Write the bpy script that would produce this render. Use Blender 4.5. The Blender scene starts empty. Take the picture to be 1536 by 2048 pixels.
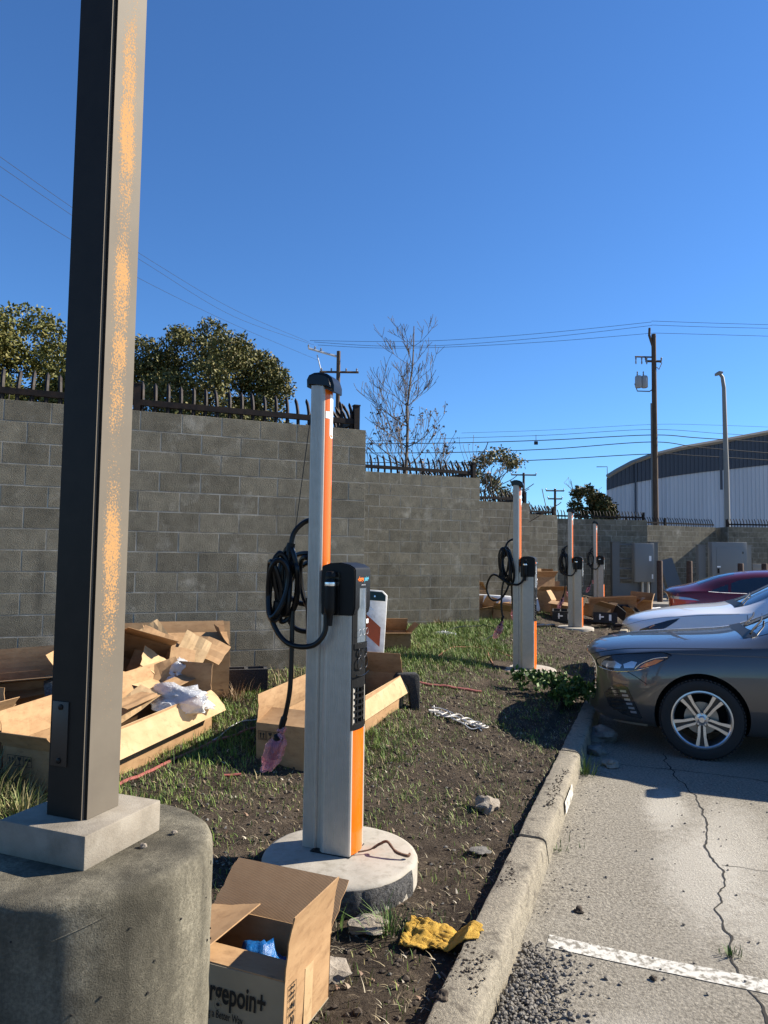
import bpy, bmesh, math, random
import numpy as np
from mathutils import Vector, Matrix, noise as mnoise
from mathutils.bvhtree import BVHTree
R = math.radians
random.seed(7); rng = np.random.default_rng(7)
SC = bpy.context.scene
COL = SC.collection

# ------------------------------------------------------------ camera, sky, sun, exposure
cam_d = bpy.data.cameras.new('camera'); cam = bpy.data.objects.new('camera', cam_d); COL.objects.link(cam)
cam_d.sensor_fit = 'VERTICAL'; cam_d.sensor_height = 36.0; cam_d.lens = 36.0 * 1420 / 2048
cam_d.clip_start = 0.05; cam_d.clip_end = 3000
cam.matrix_world = Matrix.Translation((0, 0, 1.67)) @ Matrix.Rotation(R(93.6), 4, 'X') @ Matrix.Rotation(R(0.75), 4, 'Z')
SC.camera = cam
SUN_AZ, SUN_EL = 16.0, 33.0        # degrees from +X towards +Y, and above the horizon
world = bpy.data.worlds.new('World'); SC.world = world; world.use_nodes = True
wn = world.node_tree.nodes; wl = world.node_tree.links
sky = wn.new('ShaderNodeTexSky'); sky.sky_type = 'NISHITA'; sky.sun_disc = False
sky.sun_elevation = R(SUN_EL); sky.sun_rotation = R(90 - SUN_AZ)
sky.altitude = 0; sky.air_density = 1.0; sky.dust_density = 0.0; sky.ozone_density = 2.0
tint = wn.new('ShaderNodeMix'); tint.data_type = 'RGBA'; tint.blend_type = 'MULTIPLY'; tint.inputs[0].default_value = 1.0
tint.inputs[7].default_value = (.56, .955, 1.43, 1)          # a deep clear winter blue
wl.new(sky.outputs[0], tint.inputs[6]); wl.new(tint.outputs[2], wn['Background'].inputs[0]); wn['Background'].inputs[1].default_value = 0.052
sd = bpy.data.lights.new('sun', 'SUN'); sun = bpy.data.objects.new('sun', sd); COL.objects.link(sun)
sd.energy = 5.0; sd.angle = R(0.53); sd.color = (1.0, 0.92, 0.79)
_s = Vector((math.cos(R(SUN_AZ)) * math.cos(R(SUN_EL)), math.sin(R(SUN_AZ)) * math.cos(R(SUN_EL)), math.sin(R(SUN_EL))))
sun.rotation_euler = _s.to_track_quat('Z', 'Y').to_euler()
SC.view_settings.view_transform = 'Standard'; SC.view_settings.look = 'None'
SC.view_settings.exposure = 1.25; SC.view_settings.gamma = 1.0
SC.cycles.max_bounces = 8; SC.cycles.transparent_max_bounces = 12

# ------------------------------------------------------------ frames: s runs along the kerb (away), t to the left of its face
CD = Vector((.3562, .9344)); ND = Vector((-.9344, .3562)); O2 = Vector((.364, 2.56))
KANG = math.atan2(-.3562, .9344)                # local x = from planting strip towards the cars
def xy(s, t): p = O2 + CD * s + ND * t; return (p.x, p.y)
def smooth(x): x = np.clip(x, 0, 1); return x * x * (3 - 2 * x)
def gz(x, y):                                    # height of the planting strip
    dx, dy = np.asarray(x) - O2.x, np.asarray(y) - O2.y
    s = dx * CD.x + dy * CD.y; t = dx * ND.x + dy * ND.y
    a = .075 + .12 * smooth((s - 1.2) / 4.5)
    b = .25 + .21 * smooth((s - 1.0) / 3.5)
    return a + (b - a) * smooth((t - .45) / 2.2)
def g(x, y): return float(gz(x, y))

# ------------------------------------------------------------ materials
MATS = {}
def _n(nt, t, **kw):
    n = nt.nodes.new(t)
    for k, v in kw.items():
        if k in n.inputs.keys(): n.inputs[k].default_value = v
        else: setattr(n, k, v)
    return n
def rgba(c): return (c[0], c[1], c[2], 1.0)
def mat(name, c1, c2=None, scale=8.0, rough=.6, metal=0.0, bump=0.0, bscale=60.0, coat=0.0, ior=1.45, rnd=0.0, lo=.35, hi=.65,
        streak=None, c3=None, s3=3.0, lo3=.55, hi3=.75, alpha=1.0, trans=0.0, emit=None, attr=None, stretch=None, bdist=.004, detail=6, spec=.5):
    m = bpy.data.materials.new(name); m.use_nodes = True; nt = m.node_tree; L = nt.links.new
    b = nt.nodes['Principled BSDF']
    b.inputs['Roughness'].default_value = rough; b.inputs['Metallic'].default_value = metal
    b.inputs['Coat Weight'].default_value = coat; b.inputs['Coat Roughness'].default_value = .03
    b.inputs['IOR'].default_value = ior; b.inputs['Alpha'].default_value = alpha
    b.inputs['Transmission Weight'].default_value = trans; b.inputs['Specular IOR Level'].default_value = spec
    b.inputs['Base Color'].default_value = rgba(c1)
    if emit: b.inputs['Emission Color'].default_value = rgba(emit[:3]); b.inputs['Emission Strength'].default_value = emit[3]
    geo = _n(nt, 'ShaderNodeNewGeometry'); vec = geo.outputs['Position']
    if stretch:
        mp = _n(nt, 'ShaderNodeMapping'); mp.inputs['Scale'].default_value = stretch
        L(vec, mp.inputs['Vector']); vec = mp.outputs['Vector']
    col = None
    if attr:
        at = _n(nt, 'ShaderNodeAttribute', attribute_name=attr); col = at.outputs['Color']
    if c2 is not None:
        nz = _n(nt, 'ShaderNodeTexNoise', Scale=scale, Detail=detail, Roughness=.62); L(vec, nz.inputs['Vector'])
        mr = _n(nt, 'ShaderNodeMapRange'); mr.inputs[1].default_value = lo; mr.inputs[2].default_value = hi
        L(nz.outputs['Fac'], mr.inputs[0])
        mx = _n(nt, 'ShaderNodeMix', data_type='RGBA'); L(mr.outputs[0], mx.inputs[0])
        mx.inputs[6].default_value = rgba(c1); mx.inputs[7].default_value = rgba(c2)
        if col is not None: L(col, mx.inputs[6])
        col = mx.outputs[2]
    if c3 is not None:
        nz = _n(nt, 'ShaderNodeTexNoise', Scale=s3, Detail=8, Roughness=.65); L(vec, nz.inputs['Vector'])
        mr = _n(nt, 'ShaderNodeMapRange'); mr.inputs[1].default_value = lo3; mr.inputs[2].default_value = hi3
        L(nz.outputs['Fac'], mr.inputs[0])
        mx = _n(nt, 'ShaderNodeMix', data_type='RGBA'); L(mr.outputs[0], mx.inputs[0])
        mx.inputs[6].default_value = rgba(c1); mx.inputs[7].default_value = rgba(c3)
        if col is not None: L(col, mx.inputs[6])
        col = mx.outputs[2]
    if streak:
        sc_, ss, lo4, hi4 = streak; mp = _n(nt, 'ShaderNodeMapping'); mp.inputs['Scale'].default_value = (1, 1, .16); L(geo.outputs['Position'], mp.inputs['Vector'])
        nz = _n(nt, 'ShaderNodeTexNoise', Scale=ss, Detail=7, Roughness=.7); L(mp.outputs[0], nz.inputs['Vector'])
        mr = _n(nt, 'ShaderNodeMapRange'); mr.inputs[1].default_value = lo4; mr.inputs[2].default_value = hi4; L(nz.outputs['Fac'], mr.inputs[0])
        mx = _n(nt, 'ShaderNodeMix', data_type='RGBA'); L(mr.outputs[0], mx.inputs[0]); mx.inputs[6].default_value = rgba(c1); mx.inputs[7].default_value = rgba(sc_)
        if col is not None: L(col, mx.inputs[6])
        col = mx.outputs[2]
    if rnd:
        oi = _n(nt, 'ShaderNodeObjectInfo')
        mr = _n(nt, 'ShaderNodeMapRange'); mr.inputs[3].default_value = 1 - rnd; mr.inputs[4].default_value = 1 + rnd
        L(oi.outputs['Random'], mr.inputs[0])
        hs = _n(nt, 'ShaderNodeHueSaturation'); L(mr.outputs[0], hs.inputs['Value'])
        if col is None: hs.inputs['Color'].default_value = rgba(c1)
        else: L(col, hs.inputs['Color'])
        col = hs.outputs['Color']
    if col is not None: L(col, b.inputs['Base Color'])
    if bump:
        nb = _n(nt, 'ShaderNodeTexNoise', Scale=bscale, Detail=6, Roughness=.7); L(vec, nb.inputs['Vector'])
        bp = _n(nt, 'ShaderNodeBump', Strength=bump, Distance=bdist); L(nb.outputs['Fac'], bp.inputs['Height']); L(bp.outputs[0], b.inputs['Normal'])
    MATS[name] = m
    return m
def nodes(name): m = MATS[name]; return m.node_tree, m.node_tree.nodes['Principled BSDF']

mat('soil', (.034, .025, .018), (.080, .061, .043), 5, .97, bump=1.0, bscale=48, c3=(.15, .12, .085), s3=45, lo3=.55, hi3=.80, bdist=.03, spec=.2)
mat('far_ground', (.12, .10, .07), (.18, .15, .11), .5, .95)
mat('asphalt', (.105, .092, .071), (.31, .28, .225), 62, .92, bump=1.0, bscale=75, c3=(.26, .24, .20), s3=1.3, lo3=.50, hi3=.85, bdist=.010, detail=10)
mat('kerb_concrete', (.31, .272, .205), (.185, .162, .122), 60, .92, bump=1.0, bscale=95, c3=(.095, .080, .060), s3=11, lo3=.54, hi3=.68, bdist=.010, detail=10)
mat('concrete', (.29, .262, .215), (.35, .32, .27), 9, .88, bump=.4, bscale=160, c3=(.22, .195, .155), s3=22, lo3=.50, hi3=.74, bdist=.003)
mat('drum_concrete', (.235, .212, .158), (.125, .112, .083), 130, .95, bump=.9, bscale=260, c3=(.060, .054, .040), s3=3.4, lo3=.42, hi3=.62, bdist=.004, streak=((.055, .050, .038), 4.0, .47, .66), spec=.2)  # real stains, deepened in colour to stand in for shade on the drum
mat('aggregate', (.035, .034, .033), (.13, .125, .12), 60, .9, bump=1.0, bscale=70, bdist=.02)
mat('block', (.195, .175, .130), (.135, .122, .091), 7.5, .95, bump=1.0, bscale=130, rnd=.17, c3=(.34, .32, .265), s3=3.1, lo3=.57, hi3=.78, bdist=.009, streak=((.075, .069, .055), 3.2, .55, .74), spec=.2)
mat('mortar', (.41, .38, .315), (.17, .155, .125), 4, .95, bump=.4, bscale=200)
mat('iron', (.009, .008, .008), (.028, .018, .013), 14, .6, metal=.0, bump=.15, bscale=120, spec=.2)
mat('bronze_paint', (.020, .018, .0155), (.024, .0215, .018), 18, .48, spec=.12, bump=.05, bscale=300)
mat('plate_paint', (.030, .027, .024), None, rough=.4)
mat('alu', (.47, .44, .385), (.42, .395, .345), 20, .40, metal=.35)
mat('alu_bright', (.82, .82, .82), None, rough=.25, metal=.9)
mat('orange', (.72, .135, .003), None, rough=.28, coat=.4)
mat('white_vinyl', (.82, .82, .80), None, rough=.4)
mat('black_plastic', (.008, .008, .008), None, rough=.45, spec=.22)
mat('black_gloss', (.009, .009, .009), None, rough=.24, spec=.35)
mat('cable_rubber', (.007, .007, .007), None, rough=.30, spec=.32)
mat('screen_glass', (.10, .125, .15), (.17, .20, .225), 9, .12, coat=.8)
mat('grey_ink', (.40, .41, .43), None, rough=.5)
mat('teal_ink', (.10, .42, .55), None, rough=.5)
mat('orange_ink', (.90, .19, .02), None, rough=.5)
mat('vent_grey', (.55, .54, .52), None, rough=.5, metal=.4)
mat('pink_film', (.66, .16, .22), (.80, .34, .40), 30, .14, alpha=.42, bump=.5, bscale=60, bdist=.01, coat=.6)
mat('clear_film', (.80, .82, .85), (.62, .65, .70), 12, .15, alpha=.62, bump=1.0, bscale=18, bdist=.03, coat=.5)
mat('blue_film', (.006, .07, .24), (.010, .12, .34), 12, .25, bump=.5, bscale=22, bdist=.02, coat=.3)
mat('kraft', (.28, .162, .075), (.35, .215, .105), 7, .82, bump=.12, bscale=40, stretch=(1, 1, 2.5), rnd=.10, c3=(.19, .105, .046), s3=13, lo3=.52, hi3=.78, streak=((.36, .225, .11), 5.0, .56, .72))
mat('kraft_pale', (.45, .31, .165), (.36, .235, .115), 6, .82, bump=.25, bscale=30, rnd=.05, c3=(.24, .145, .068), s3=15, lo3=.55, hi3=.75)
mat('carton_white', (.27, .225, .155), (.31, .26, .18), 6, .7, bump=.08, bscale=60)
mat('ink', (.012, .011, .010), None, rough=.6)
mat('faint_ink', (.10, .065, .035), None, rough=.7)
mat('foam_dark', (.018, .018, .019), (.045, .045, .047), 90, .95, bump=1.0, bscale=120, bdist=.01)
mat('foam_grey', (.16, .17, .18), (.05, .05, .055), 110, .9, bump=.6, bscale=130)
mat('foam_white', (.80, .80, .78), None, rough=.7)
mat('rag_yellow', (.42, .24, .03), (.52, .32, .055), 25, .97, bump=1.0, bscale=260, bdist=.008)
mat('rock', (.20, .165, .125), (.30, .26, .21), 14, .9, bump=1.0, bscale=50, bdist=.01)
mat('rock_grey', (.12, .112, .10), (.20, .188, .165), 18, .9, bump=.8, bscale=60, bdist=.01, rnd=.25)
mat('gravel', (.13, .115, .095), (.24, .22, .19), 40, .92, bump=.4, bscale=120, rnd=.2)
mat('clod', (.030, .022, .016), (.085, .066, .048), 25, .97, bump=.6, bscale=90)
mat('twig', (.10, .050, .030), (.17, .10, .06), 50, .9, bump=.6, bscale=120)
mat('pvc', (.70, .70, .68), None, rough=.45)
mat('red_tube', (.26, .075, .06), None, rough=.5)
mat('copper_wire', (.34, .15, .09), None, rough=.5)
mat('white_strap', (.66, .64, .60), (.40, .36, .30), 20, .7)
mat('line_paint', (.50, .48, .43), (.17, .155, .125), 34, .9, lo=.47, hi=.60, bump=.4, bscale=130)
mat('crack', (.020, .018, .015), None, rough=.98)
mat('grass', (.10, .16, .03), None, rough=.65, attr='Col')
mat('leaf', (.06, .08, .02), None, rough=.62, attr='Col', spec=.3)
mat('bark', (.09, .07, .055), (.15, .125, .10), 20, .95, bump=.6, bscale=60)
mat('pole_wood', (.060, .040, .028), (.11, .075, .05), 16, .95, stretch=(1, 1, .15), bump=.4, bscale=50)
mat('pale_timber', (.55, .56, .56), None, rough=.6)
mat('wire', (.015, .015, .016), None, rough=.6)
mat('porcelain', (.20, .20, .21), None, rough=.3)
mat('transformer', (.30, .31, .31), None, rough=.5)
mat('street_steel', (.20, .19, .17), None, rough=.55)
mat('siding_dark', (.050, .056, .070), None, rough=.5)
mat('siding_pale', (.50, .515, .54), (.42, .435, .46), .6, .5, stretch=(1.2, 1, .12))
mat('trim', (.25, .22, .18), None, rough=.6)
mat('cabinet', (.17, .175, .17), None, rough=.5)
mat('steel_dark', (.11, .115, .115), None, rough=.5, metal=.2)
mat('rust', (.042, .025, .018), (.085, .05, .035), 14, .9, bump=.3, bscale=60)
mat('tyre', (.013, .013, .013), None, rough=.75)
mat('rim', (.50, .50, .50), None, rough=.28, metal=.9)
mat('rim_dark', (.018, .018, .019), None, rough=.35)
mat('disc', (.30, .27, .23), None, rough=.45, metal=.7)
mat('paint_grey', (.078, .076, .075), None, rough=.33, metal=.5, coat=.9)
mat('paint_white', (.74, .74, .74), None, rough=.35, coat=1.0)
mat('paint_red', (.14, .005, .008), None, rough=.30, metal=.35, coat=1.0)
mat('car_glass', (.012, .016, .02), None, rough=.03, coat=1.0, spec=.8)
mat('chrome', (.75, .75, .75), None, rough=.12, metal=1.0)
mat('lamp_dark', (.020, .021, .023), None, rough=.12, coat=1.0)
mat('lamp_clear', (.42, .43, .45), None, rough=.12, metal=.6, coat=1.0)
mat('amber', (.75, .20, .02), None, rough=.2, coat=1.0)
mat('tail_red', (.45, .012, .015), None, rough=.15, coat=1.0)
mat('seam', (.006, .006, .006), None, rough=.7)
mat('barricade_white', (.66, .65, .62), (.50, .49, .46), 16, .55, c3=(.36, .33, .28), s3=28, lo3=.60, hi3=.72)
mat('barricade_orange', (.60, .105, .02), (.50, .09, .02), 20, .5)
mat('barricade_green', (.012, .035, .028), None, rough=.6)
mat('tape_yellow', (.75, .56, .02), None, rough=.5)

# rust bloom on the post's sunny face; its brown lightened to paint in glare
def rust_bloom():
    m = mat('bronze_lit_rust', (.135, .116, .090), (.115, .098, .077), 5, .62, spec=.15)
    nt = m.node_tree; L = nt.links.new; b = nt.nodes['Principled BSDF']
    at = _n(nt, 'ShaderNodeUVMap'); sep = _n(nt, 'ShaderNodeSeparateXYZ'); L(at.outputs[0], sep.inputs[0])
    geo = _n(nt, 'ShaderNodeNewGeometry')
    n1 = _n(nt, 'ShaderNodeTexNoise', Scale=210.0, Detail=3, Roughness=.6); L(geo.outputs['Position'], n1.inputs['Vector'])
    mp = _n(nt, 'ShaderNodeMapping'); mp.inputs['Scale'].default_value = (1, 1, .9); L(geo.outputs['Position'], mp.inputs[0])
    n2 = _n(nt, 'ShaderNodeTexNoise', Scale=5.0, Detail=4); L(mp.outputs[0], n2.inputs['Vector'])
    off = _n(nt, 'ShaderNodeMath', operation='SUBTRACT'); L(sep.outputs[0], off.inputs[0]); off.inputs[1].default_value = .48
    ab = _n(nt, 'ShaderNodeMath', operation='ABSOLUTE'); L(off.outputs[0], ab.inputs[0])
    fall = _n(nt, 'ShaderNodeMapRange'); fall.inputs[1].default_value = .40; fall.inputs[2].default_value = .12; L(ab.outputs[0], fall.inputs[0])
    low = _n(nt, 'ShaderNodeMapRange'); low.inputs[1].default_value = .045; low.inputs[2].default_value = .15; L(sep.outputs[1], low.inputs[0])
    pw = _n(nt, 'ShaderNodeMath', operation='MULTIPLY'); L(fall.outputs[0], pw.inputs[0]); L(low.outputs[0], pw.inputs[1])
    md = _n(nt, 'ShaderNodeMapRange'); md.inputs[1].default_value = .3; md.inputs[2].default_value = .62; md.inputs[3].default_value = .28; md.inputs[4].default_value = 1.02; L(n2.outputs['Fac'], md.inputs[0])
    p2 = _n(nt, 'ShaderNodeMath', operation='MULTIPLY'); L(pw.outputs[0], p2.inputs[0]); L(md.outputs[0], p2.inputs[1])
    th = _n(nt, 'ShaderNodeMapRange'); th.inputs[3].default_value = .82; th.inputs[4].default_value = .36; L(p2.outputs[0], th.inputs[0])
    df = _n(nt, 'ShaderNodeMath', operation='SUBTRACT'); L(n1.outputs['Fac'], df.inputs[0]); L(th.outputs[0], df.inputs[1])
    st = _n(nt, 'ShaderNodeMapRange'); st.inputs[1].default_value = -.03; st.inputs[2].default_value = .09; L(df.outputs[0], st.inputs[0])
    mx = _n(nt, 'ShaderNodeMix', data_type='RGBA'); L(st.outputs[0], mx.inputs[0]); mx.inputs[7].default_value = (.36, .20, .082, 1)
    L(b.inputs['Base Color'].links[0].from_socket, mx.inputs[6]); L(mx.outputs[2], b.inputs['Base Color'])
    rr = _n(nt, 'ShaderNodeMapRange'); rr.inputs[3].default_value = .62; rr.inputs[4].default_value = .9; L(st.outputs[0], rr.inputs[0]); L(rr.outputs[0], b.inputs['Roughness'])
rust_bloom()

# ------------------------------------------------------------ mesh helpers
class MB:
    def __init__(s): s.v = []; s.f = []; s.mi = []; s.m = 0
    def add(s, vs, fs):
        o = len(s.v); s.v += [tuple(p) for p in vs]
        for f in fs: s.f.append(tuple(i + o for i in f)); s.mi.append(s.m)
        return s
    def box(s, c, d, rot=None):
        hx, hy, hz = d[0] / 2, d[1] / 2, d[2] / 2
        vs = [Vector((x, y, z)) for x in (-hx, hx) for y in (-hy, hy) for z in (-hz, hz)]
        if rot is not None: vs = [rot @ p for p in vs]
        c = Vector(c)
        return s.add([p + c for p in vs], [(0, 1, 3, 2), (4, 6, 7, 5), (0, 4, 5, 1), (2, 3, 7, 6), (0, 2, 6, 4), (1, 5, 7, 3)])
    def bx(s, x0, x1, y0, y1, z0, z1): return s.box(((x0 + x1) / 2, (y0 + y1) / 2, (z0 + z1) / 2), (x1 - x0, y1 - y0, z1 - z0))
    def prism(s, poly, a, b, axis='z'):
        n = len(poly)
        def P(u, v, w): return {'z': (u, v, w), 'y': (u, w, v), 'x': (w, u, v)}[axis]
        vs = [P(u, v, a) for u, v in poly] + [P(u, v, b) for u, v in poly]
        fs = [(i, (i + 1) % n, n + (i + 1) % n, n + i) for i in range(n)] + [tuple(range(n))[::-1], tuple(range(n, 2 * n))]
        return s.add(vs, fs)
    def tube(s, path, r, n=8, cap=True):
        P = [Vector(p) for p in path]; k = len(P)
        rs = r if hasattr(r, '__len__') else [r] * k
        vs = []; up = None
        for i in range(k):
            t = (P[min(i + 1, k - 1)] - P[max(i - 1, 0)])
            t = t.normalized() if t.length > 1e-9 else Vector((0, 0, 1))
            if up is None:
                up = Vector((0, 0, 1)) if abs(t.z) < .9 else Vector((1, 0, 0))
            a = up - t * up.dot(t)
            if a.length < 1e-6: a = t.orthogonal()
            a.normalize(); up = a; b = t.cross(a)
            for j in range(n):
                q = 2 * math.pi * j / n
                vs.append(P[i] + (a * math.cos(q) + b * math.sin(q)) * rs[i])
        fs = [(i * n + j, i * n + (j + 1) % n, (i + 1) * n + (j + 1) % n, (i + 1) * n + j) for i in range(k - 1) for j in range(n)]
        if cap: fs += [tuple(range(n))[::-1], tuple(range((k - 1) * n, k * n))]
        return s.add(vs, fs)
    def lathe(s, prof, n=32, c=(0, 0, 0), axis='z', cap=True):
        vs = []
        for r, z in prof:
            for j in range(n):
                q = 2 * math.pi * j / n; x, y = r * math.cos(q), r * math.sin(q)
                p = (x, y, z) if axis == 'z' else ((x, z, y) if axis == 'y' else (z, x, y))
                vs.append((p[0] + c[0], p[1] + c[1], p[2] + c[2]))
        k = len(prof)
        fs = [(i * n + j, i * n + (j + 1) % n, (i + 1) * n + (j + 1) % n, (i + 1) * n + j) for i in range(k - 1) for j in range(n)]
        if cap and prof[0][0] > 1e-6: fs.append(tuple(range(n))[::-1])
        if cap and prof[-1][0] > 1e-6: fs.append(tuple(range((k - 1) * n, k * n)))
        return s.add(vs, fs)
    def mesh(s, name, mats, smooth=False):
        me = bpy.data.meshes.new(name); me.from_pydata(s.v, [], s.f); 
        for m in (mats if isinstance(mats, (list, tuple)) else [mats]): me.materials.append(MATS[m])
        if isinstance(mats, (list, tuple)) and len(mats) > 1: me.polygons.foreach_set('material_index', s.mi)
        bm = bmesh.new(); bm.from_mesh(me); bmesh.ops.recalc_face_normals(bm, faces=bm.faces); bm.to_mesh(me); bm.free()
        if smooth: smooth_mesh(me)
        me.update(); return me
    def build(s, name, mats, parent=None, smooth=False, bevel=0.0, seg=2):
        me = s.mesh(name, mats, False)
        if bevel:
            bm = bmesh.new(); bm.from_mesh(me)
            bmesh.ops.remove_doubles(bm, verts=bm.verts, dist=1e-5)
            ed = [e for e in bm.edges if len(e.link_faces) == 2 and e.calc_face_angle(0) > .5]
            bmesh.ops.bevel(bm, geom=ed, offset=bevel, segments=seg, affect='EDGES', profile=.5, clamp_overlap=True)
            bm.to_mesh(me); bm.free(); smooth = True
        if smooth: smooth_mesh(me)
        return link(name, me, parent)
def smooth_mesh(me, ang=40):
    me.polygons.foreach_set('use_smooth', [True] * len(me.polygons))
    try: me.set_sharp_from_angle(angle=R(ang))
    except Exception: pass
def link(name, data, parent=None):
    o = bpy.data.objects.new(name, data); COL.objects.link(o)
    if parent is not None: o.parent = parent
    return o
def tag(o, label=None, cat=None, group=None, kind=None):
    if label: o['label'] = label
    if cat: o['category'] = cat
    if group: o['group'] = group
    if kind: o['kind'] = kind
    return o
def thing(name, label, cat, loc=(0, 0, 0), rz=0.0, group=None, rot=None):
    o = bpy.data.objects.new(name, None); COL.objects.link(o); o.empty_display_size = .1
    o.location = loc; o.rotation_euler = rot if rot else (0, 0, rz)
    return tag(o, label, cat, group)
def spline(pts, n=8, closed=False):
    P = [Vector(p) for p in pts]; k = len(P); out = []
    rg = range(k) if closed else range(k - 1)
    for i in rg:
        if closed: p0, p1, p2, p3 = P[(i - 1) % k], P[i], P[(i + 1) % k], P[(i + 2) % k]
        else: p0, p1, p2, p3 = P[max(i - 1, 0)], P[i], P[i + 1], P[min(i + 2, k - 1)]
        for j in range(n):
            u = j / n
            out.append(.5 * ((2 * p1) + (p2 - p0) * u + (2 * p0 - 5 * p1 + 4 * p2 - p3) * u * u + (3 * p1 - p0 - 3 * p2 + p3) * u ** 3))
    out.append(P[0].copy() if closed else P[-1].copy()); return out
_TXT = {}
def text(body, name, m, size, parent, loc, rot, extrude=.0004, offset=0.0, align='CENTER', sx=1.0):
    key = (body, m, size, extrude, offset, align)
    if key not in _TXT:
        cu = bpy.data.curves.new(name, 'FONT'); cu.body = body; cu.size = size; cu.extrude = extrude; cu.offset = offset
        cu.align_x = align; cu.align_y = 'CENTER'; cu.resolution_u = 3
        t = bpy.data.objects.new('tmp_text', cu); COL.objects.link(t); bpy.context.view_layer.update()
        me = bpy.data.meshes.new_from_object(t.evaluated_get(bpy.context.evaluated_depsgraph_get())); bpy.data.objects.remove(t)
        me.materials.clear(); me.materials.append(MATS[m]); _TXT[key] = me
    o = link(name, _TXT[key], parent); o.location = loc; o.rotation_euler = rot; o.scale = (sx, 1, 1); return o
def rock_mesh(name, m, r, seed, sub=2, flat=.75, rough=.35):
    bm = bmesh.new(); bmesh.ops.create_icosphere(bm, subdivisions=sub, radius=1)
    for v in bm.verts:
        d = mnoise.noise(v.co * 1.1 + Vector((seed * 3.1, seed, 0))) * rough * 1.6 + mnoise.noise(v.co * 3 + Vector((seed, 0, seed))) * rough * .5
        v.co = v.co * (1 + d); v.co.z *= flat; v.co *= r
    me = bpy.data.meshes.new(name); bm.to_mesh(me); bm.free(); me.materials.append(MATS[m]); return me

# ------------------------------------------------------------ the ground
def nz(x, y, sc, seed=0.0): return mnoise.noise(Vector((x * sc + seed, y * sc - seed, seed * .37)))
PADS = [(.80, .905), (6.78, 1.03), (12.62, .98), (18.95, .96)]        # s, t of the four charger pads
PADZ = [.200, .262, .285, .345]
def soil_z(x, y, s, t):
    z = g(x, y)
    z += .016 * nz(x, y, 2.2) + .012 * nz(x, y, 7, 3) + .007 * nz(x, y, 19, 7)
    if s > 9 and t < 2.2: z += .035 * abs(nz(x, y, 4, 9))
    if t < .35: z = min(z, .125)
    d = math.hypot(s - .42, t - .72)
    if d < .5: z -= .02 * (1 - d / .5)
    return z
def grid_sheet(name, m, ss, ts, zf):
    vs = []; ns, nt = len(ss), len(ts)
    for s in ss:
        for t in ts:
            x, y = xy(s, t); vs.append((x, y, zf(x, y, s, t)))
    fs = [(i * nt + j, i * nt + j + 1, (i + 1) * nt + j + 1, (i + 1) * nt + j) for i in range(ns - 1) for j in range(nt - 1)]
    me = bpy.data.meshes.new(name); me.from_pydata(vs, [], fs); me.materials.append(MATS[m]); smooth_mesh(me, 180)
    return tag(link(name, me), kind='structure')
ss = list(np.arange(-3, 5.5, .032)) + list(5.5 + np.cumsum(np.linspace(.035, .25, 170)))
ts = list(np.arange(.10, 2.9, .032)) + list(2.9 + np.cumsum(np.linspace(.04, .3, 60)))
grid_sheet('soil', 'soil', ss, ts, soil_z)
tag(MB().add([(-900, -900, -.03), (900, -900, -.03), (900, 900, -.03), (-900, 900, -.03)], [(0, 1, 2, 3)]).build('ground', 'far_ground'), kind='structure')
def lot_z(x, y, s, t): return .004 * nz(x, y, 1.1) + (.010 * max(0, 1 - abs(t + .05) / .3) * (.6 + .6 * nz(x, y, 5)) if t > -.4 else 0)
lot = grid_sheet('asphalt', 'asphalt', list(np.arange(-4, 8, .12)) + list(np.arange(8, 60, 2.0)), [-40, -25, -14, -9, -6] + list(np.arange(-4.5, .15, .08)), lot_z)
# extra stains of dried cement on the asphalt
nt, b = nodes('asphalt'); L = nt.links.new
base = b.inputs['Base Color'].links[0].from_socket
geo = _n(nt, 'ShaderNodeNewGeometry')
for (s0, t0, rs, rt, ang, amt) in [(2.75, -.62, .50, .16, 0, .95), (1.75, -.80, .75, .26, 0, .9), (2.3, -1.0, .8, .25, 0, .75), (1.2, -1.15, .5, .3, 0, .7), (.15, -.5, .25, .2, 0, .6)]:
    x0, y0 = xy(s0, t0)
    mp = _n(nt, 'ShaderNodeMapping', vector_type='TEXTURE'); mp.inputs['Location'].default_value = (x0, y0, 0)
    mp.inputs['Rotation'].default_value = (0, 0, math.atan2(CD.y, CD.x)); mp.inputs['Scale'].default_value = (rs, rt, 1)
    L(geo.outputs['Position'], mp.inputs[0])
    ln = _n(nt, 'ShaderNodeVectorMath', operation='LENGTH'); L(mp.outputs[0], ln.inputs[0])
    n1 = _n(nt, 'ShaderNodeTexNoise', Scale=14.0, Detail=10, Roughness=.8); L(geo.outputs['Position'], n1.inputs['Vector'])
    su = _n(nt, 'ShaderNodeMath', operation='MULTIPLY_ADD'); L(n1.outputs['Fac'], su.inputs[0]); su.inputs[1].default_value = -1.7; L(ln.outputs['Value'], su.inputs[2])
    mr = _n(nt, 'ShaderNodeMapRange'); mr.inputs[1].default_value = .25; mr.inputs[2].default_value = -.35; mr.inputs[4].default_value = amt * .62; L(su.outputs[0], mr.inputs[0])
    mx = _n(nt, 'ShaderNodeMix', data_type='RGBA'); L(mr.outputs[0], mx.inputs[0]); L(base, mx.inputs[6]); mx.inputs[7].default_value = (.44, .41, .35, 1)
    base = mx.outputs[2]
L(base, b.inputs['Base Color'])

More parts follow.
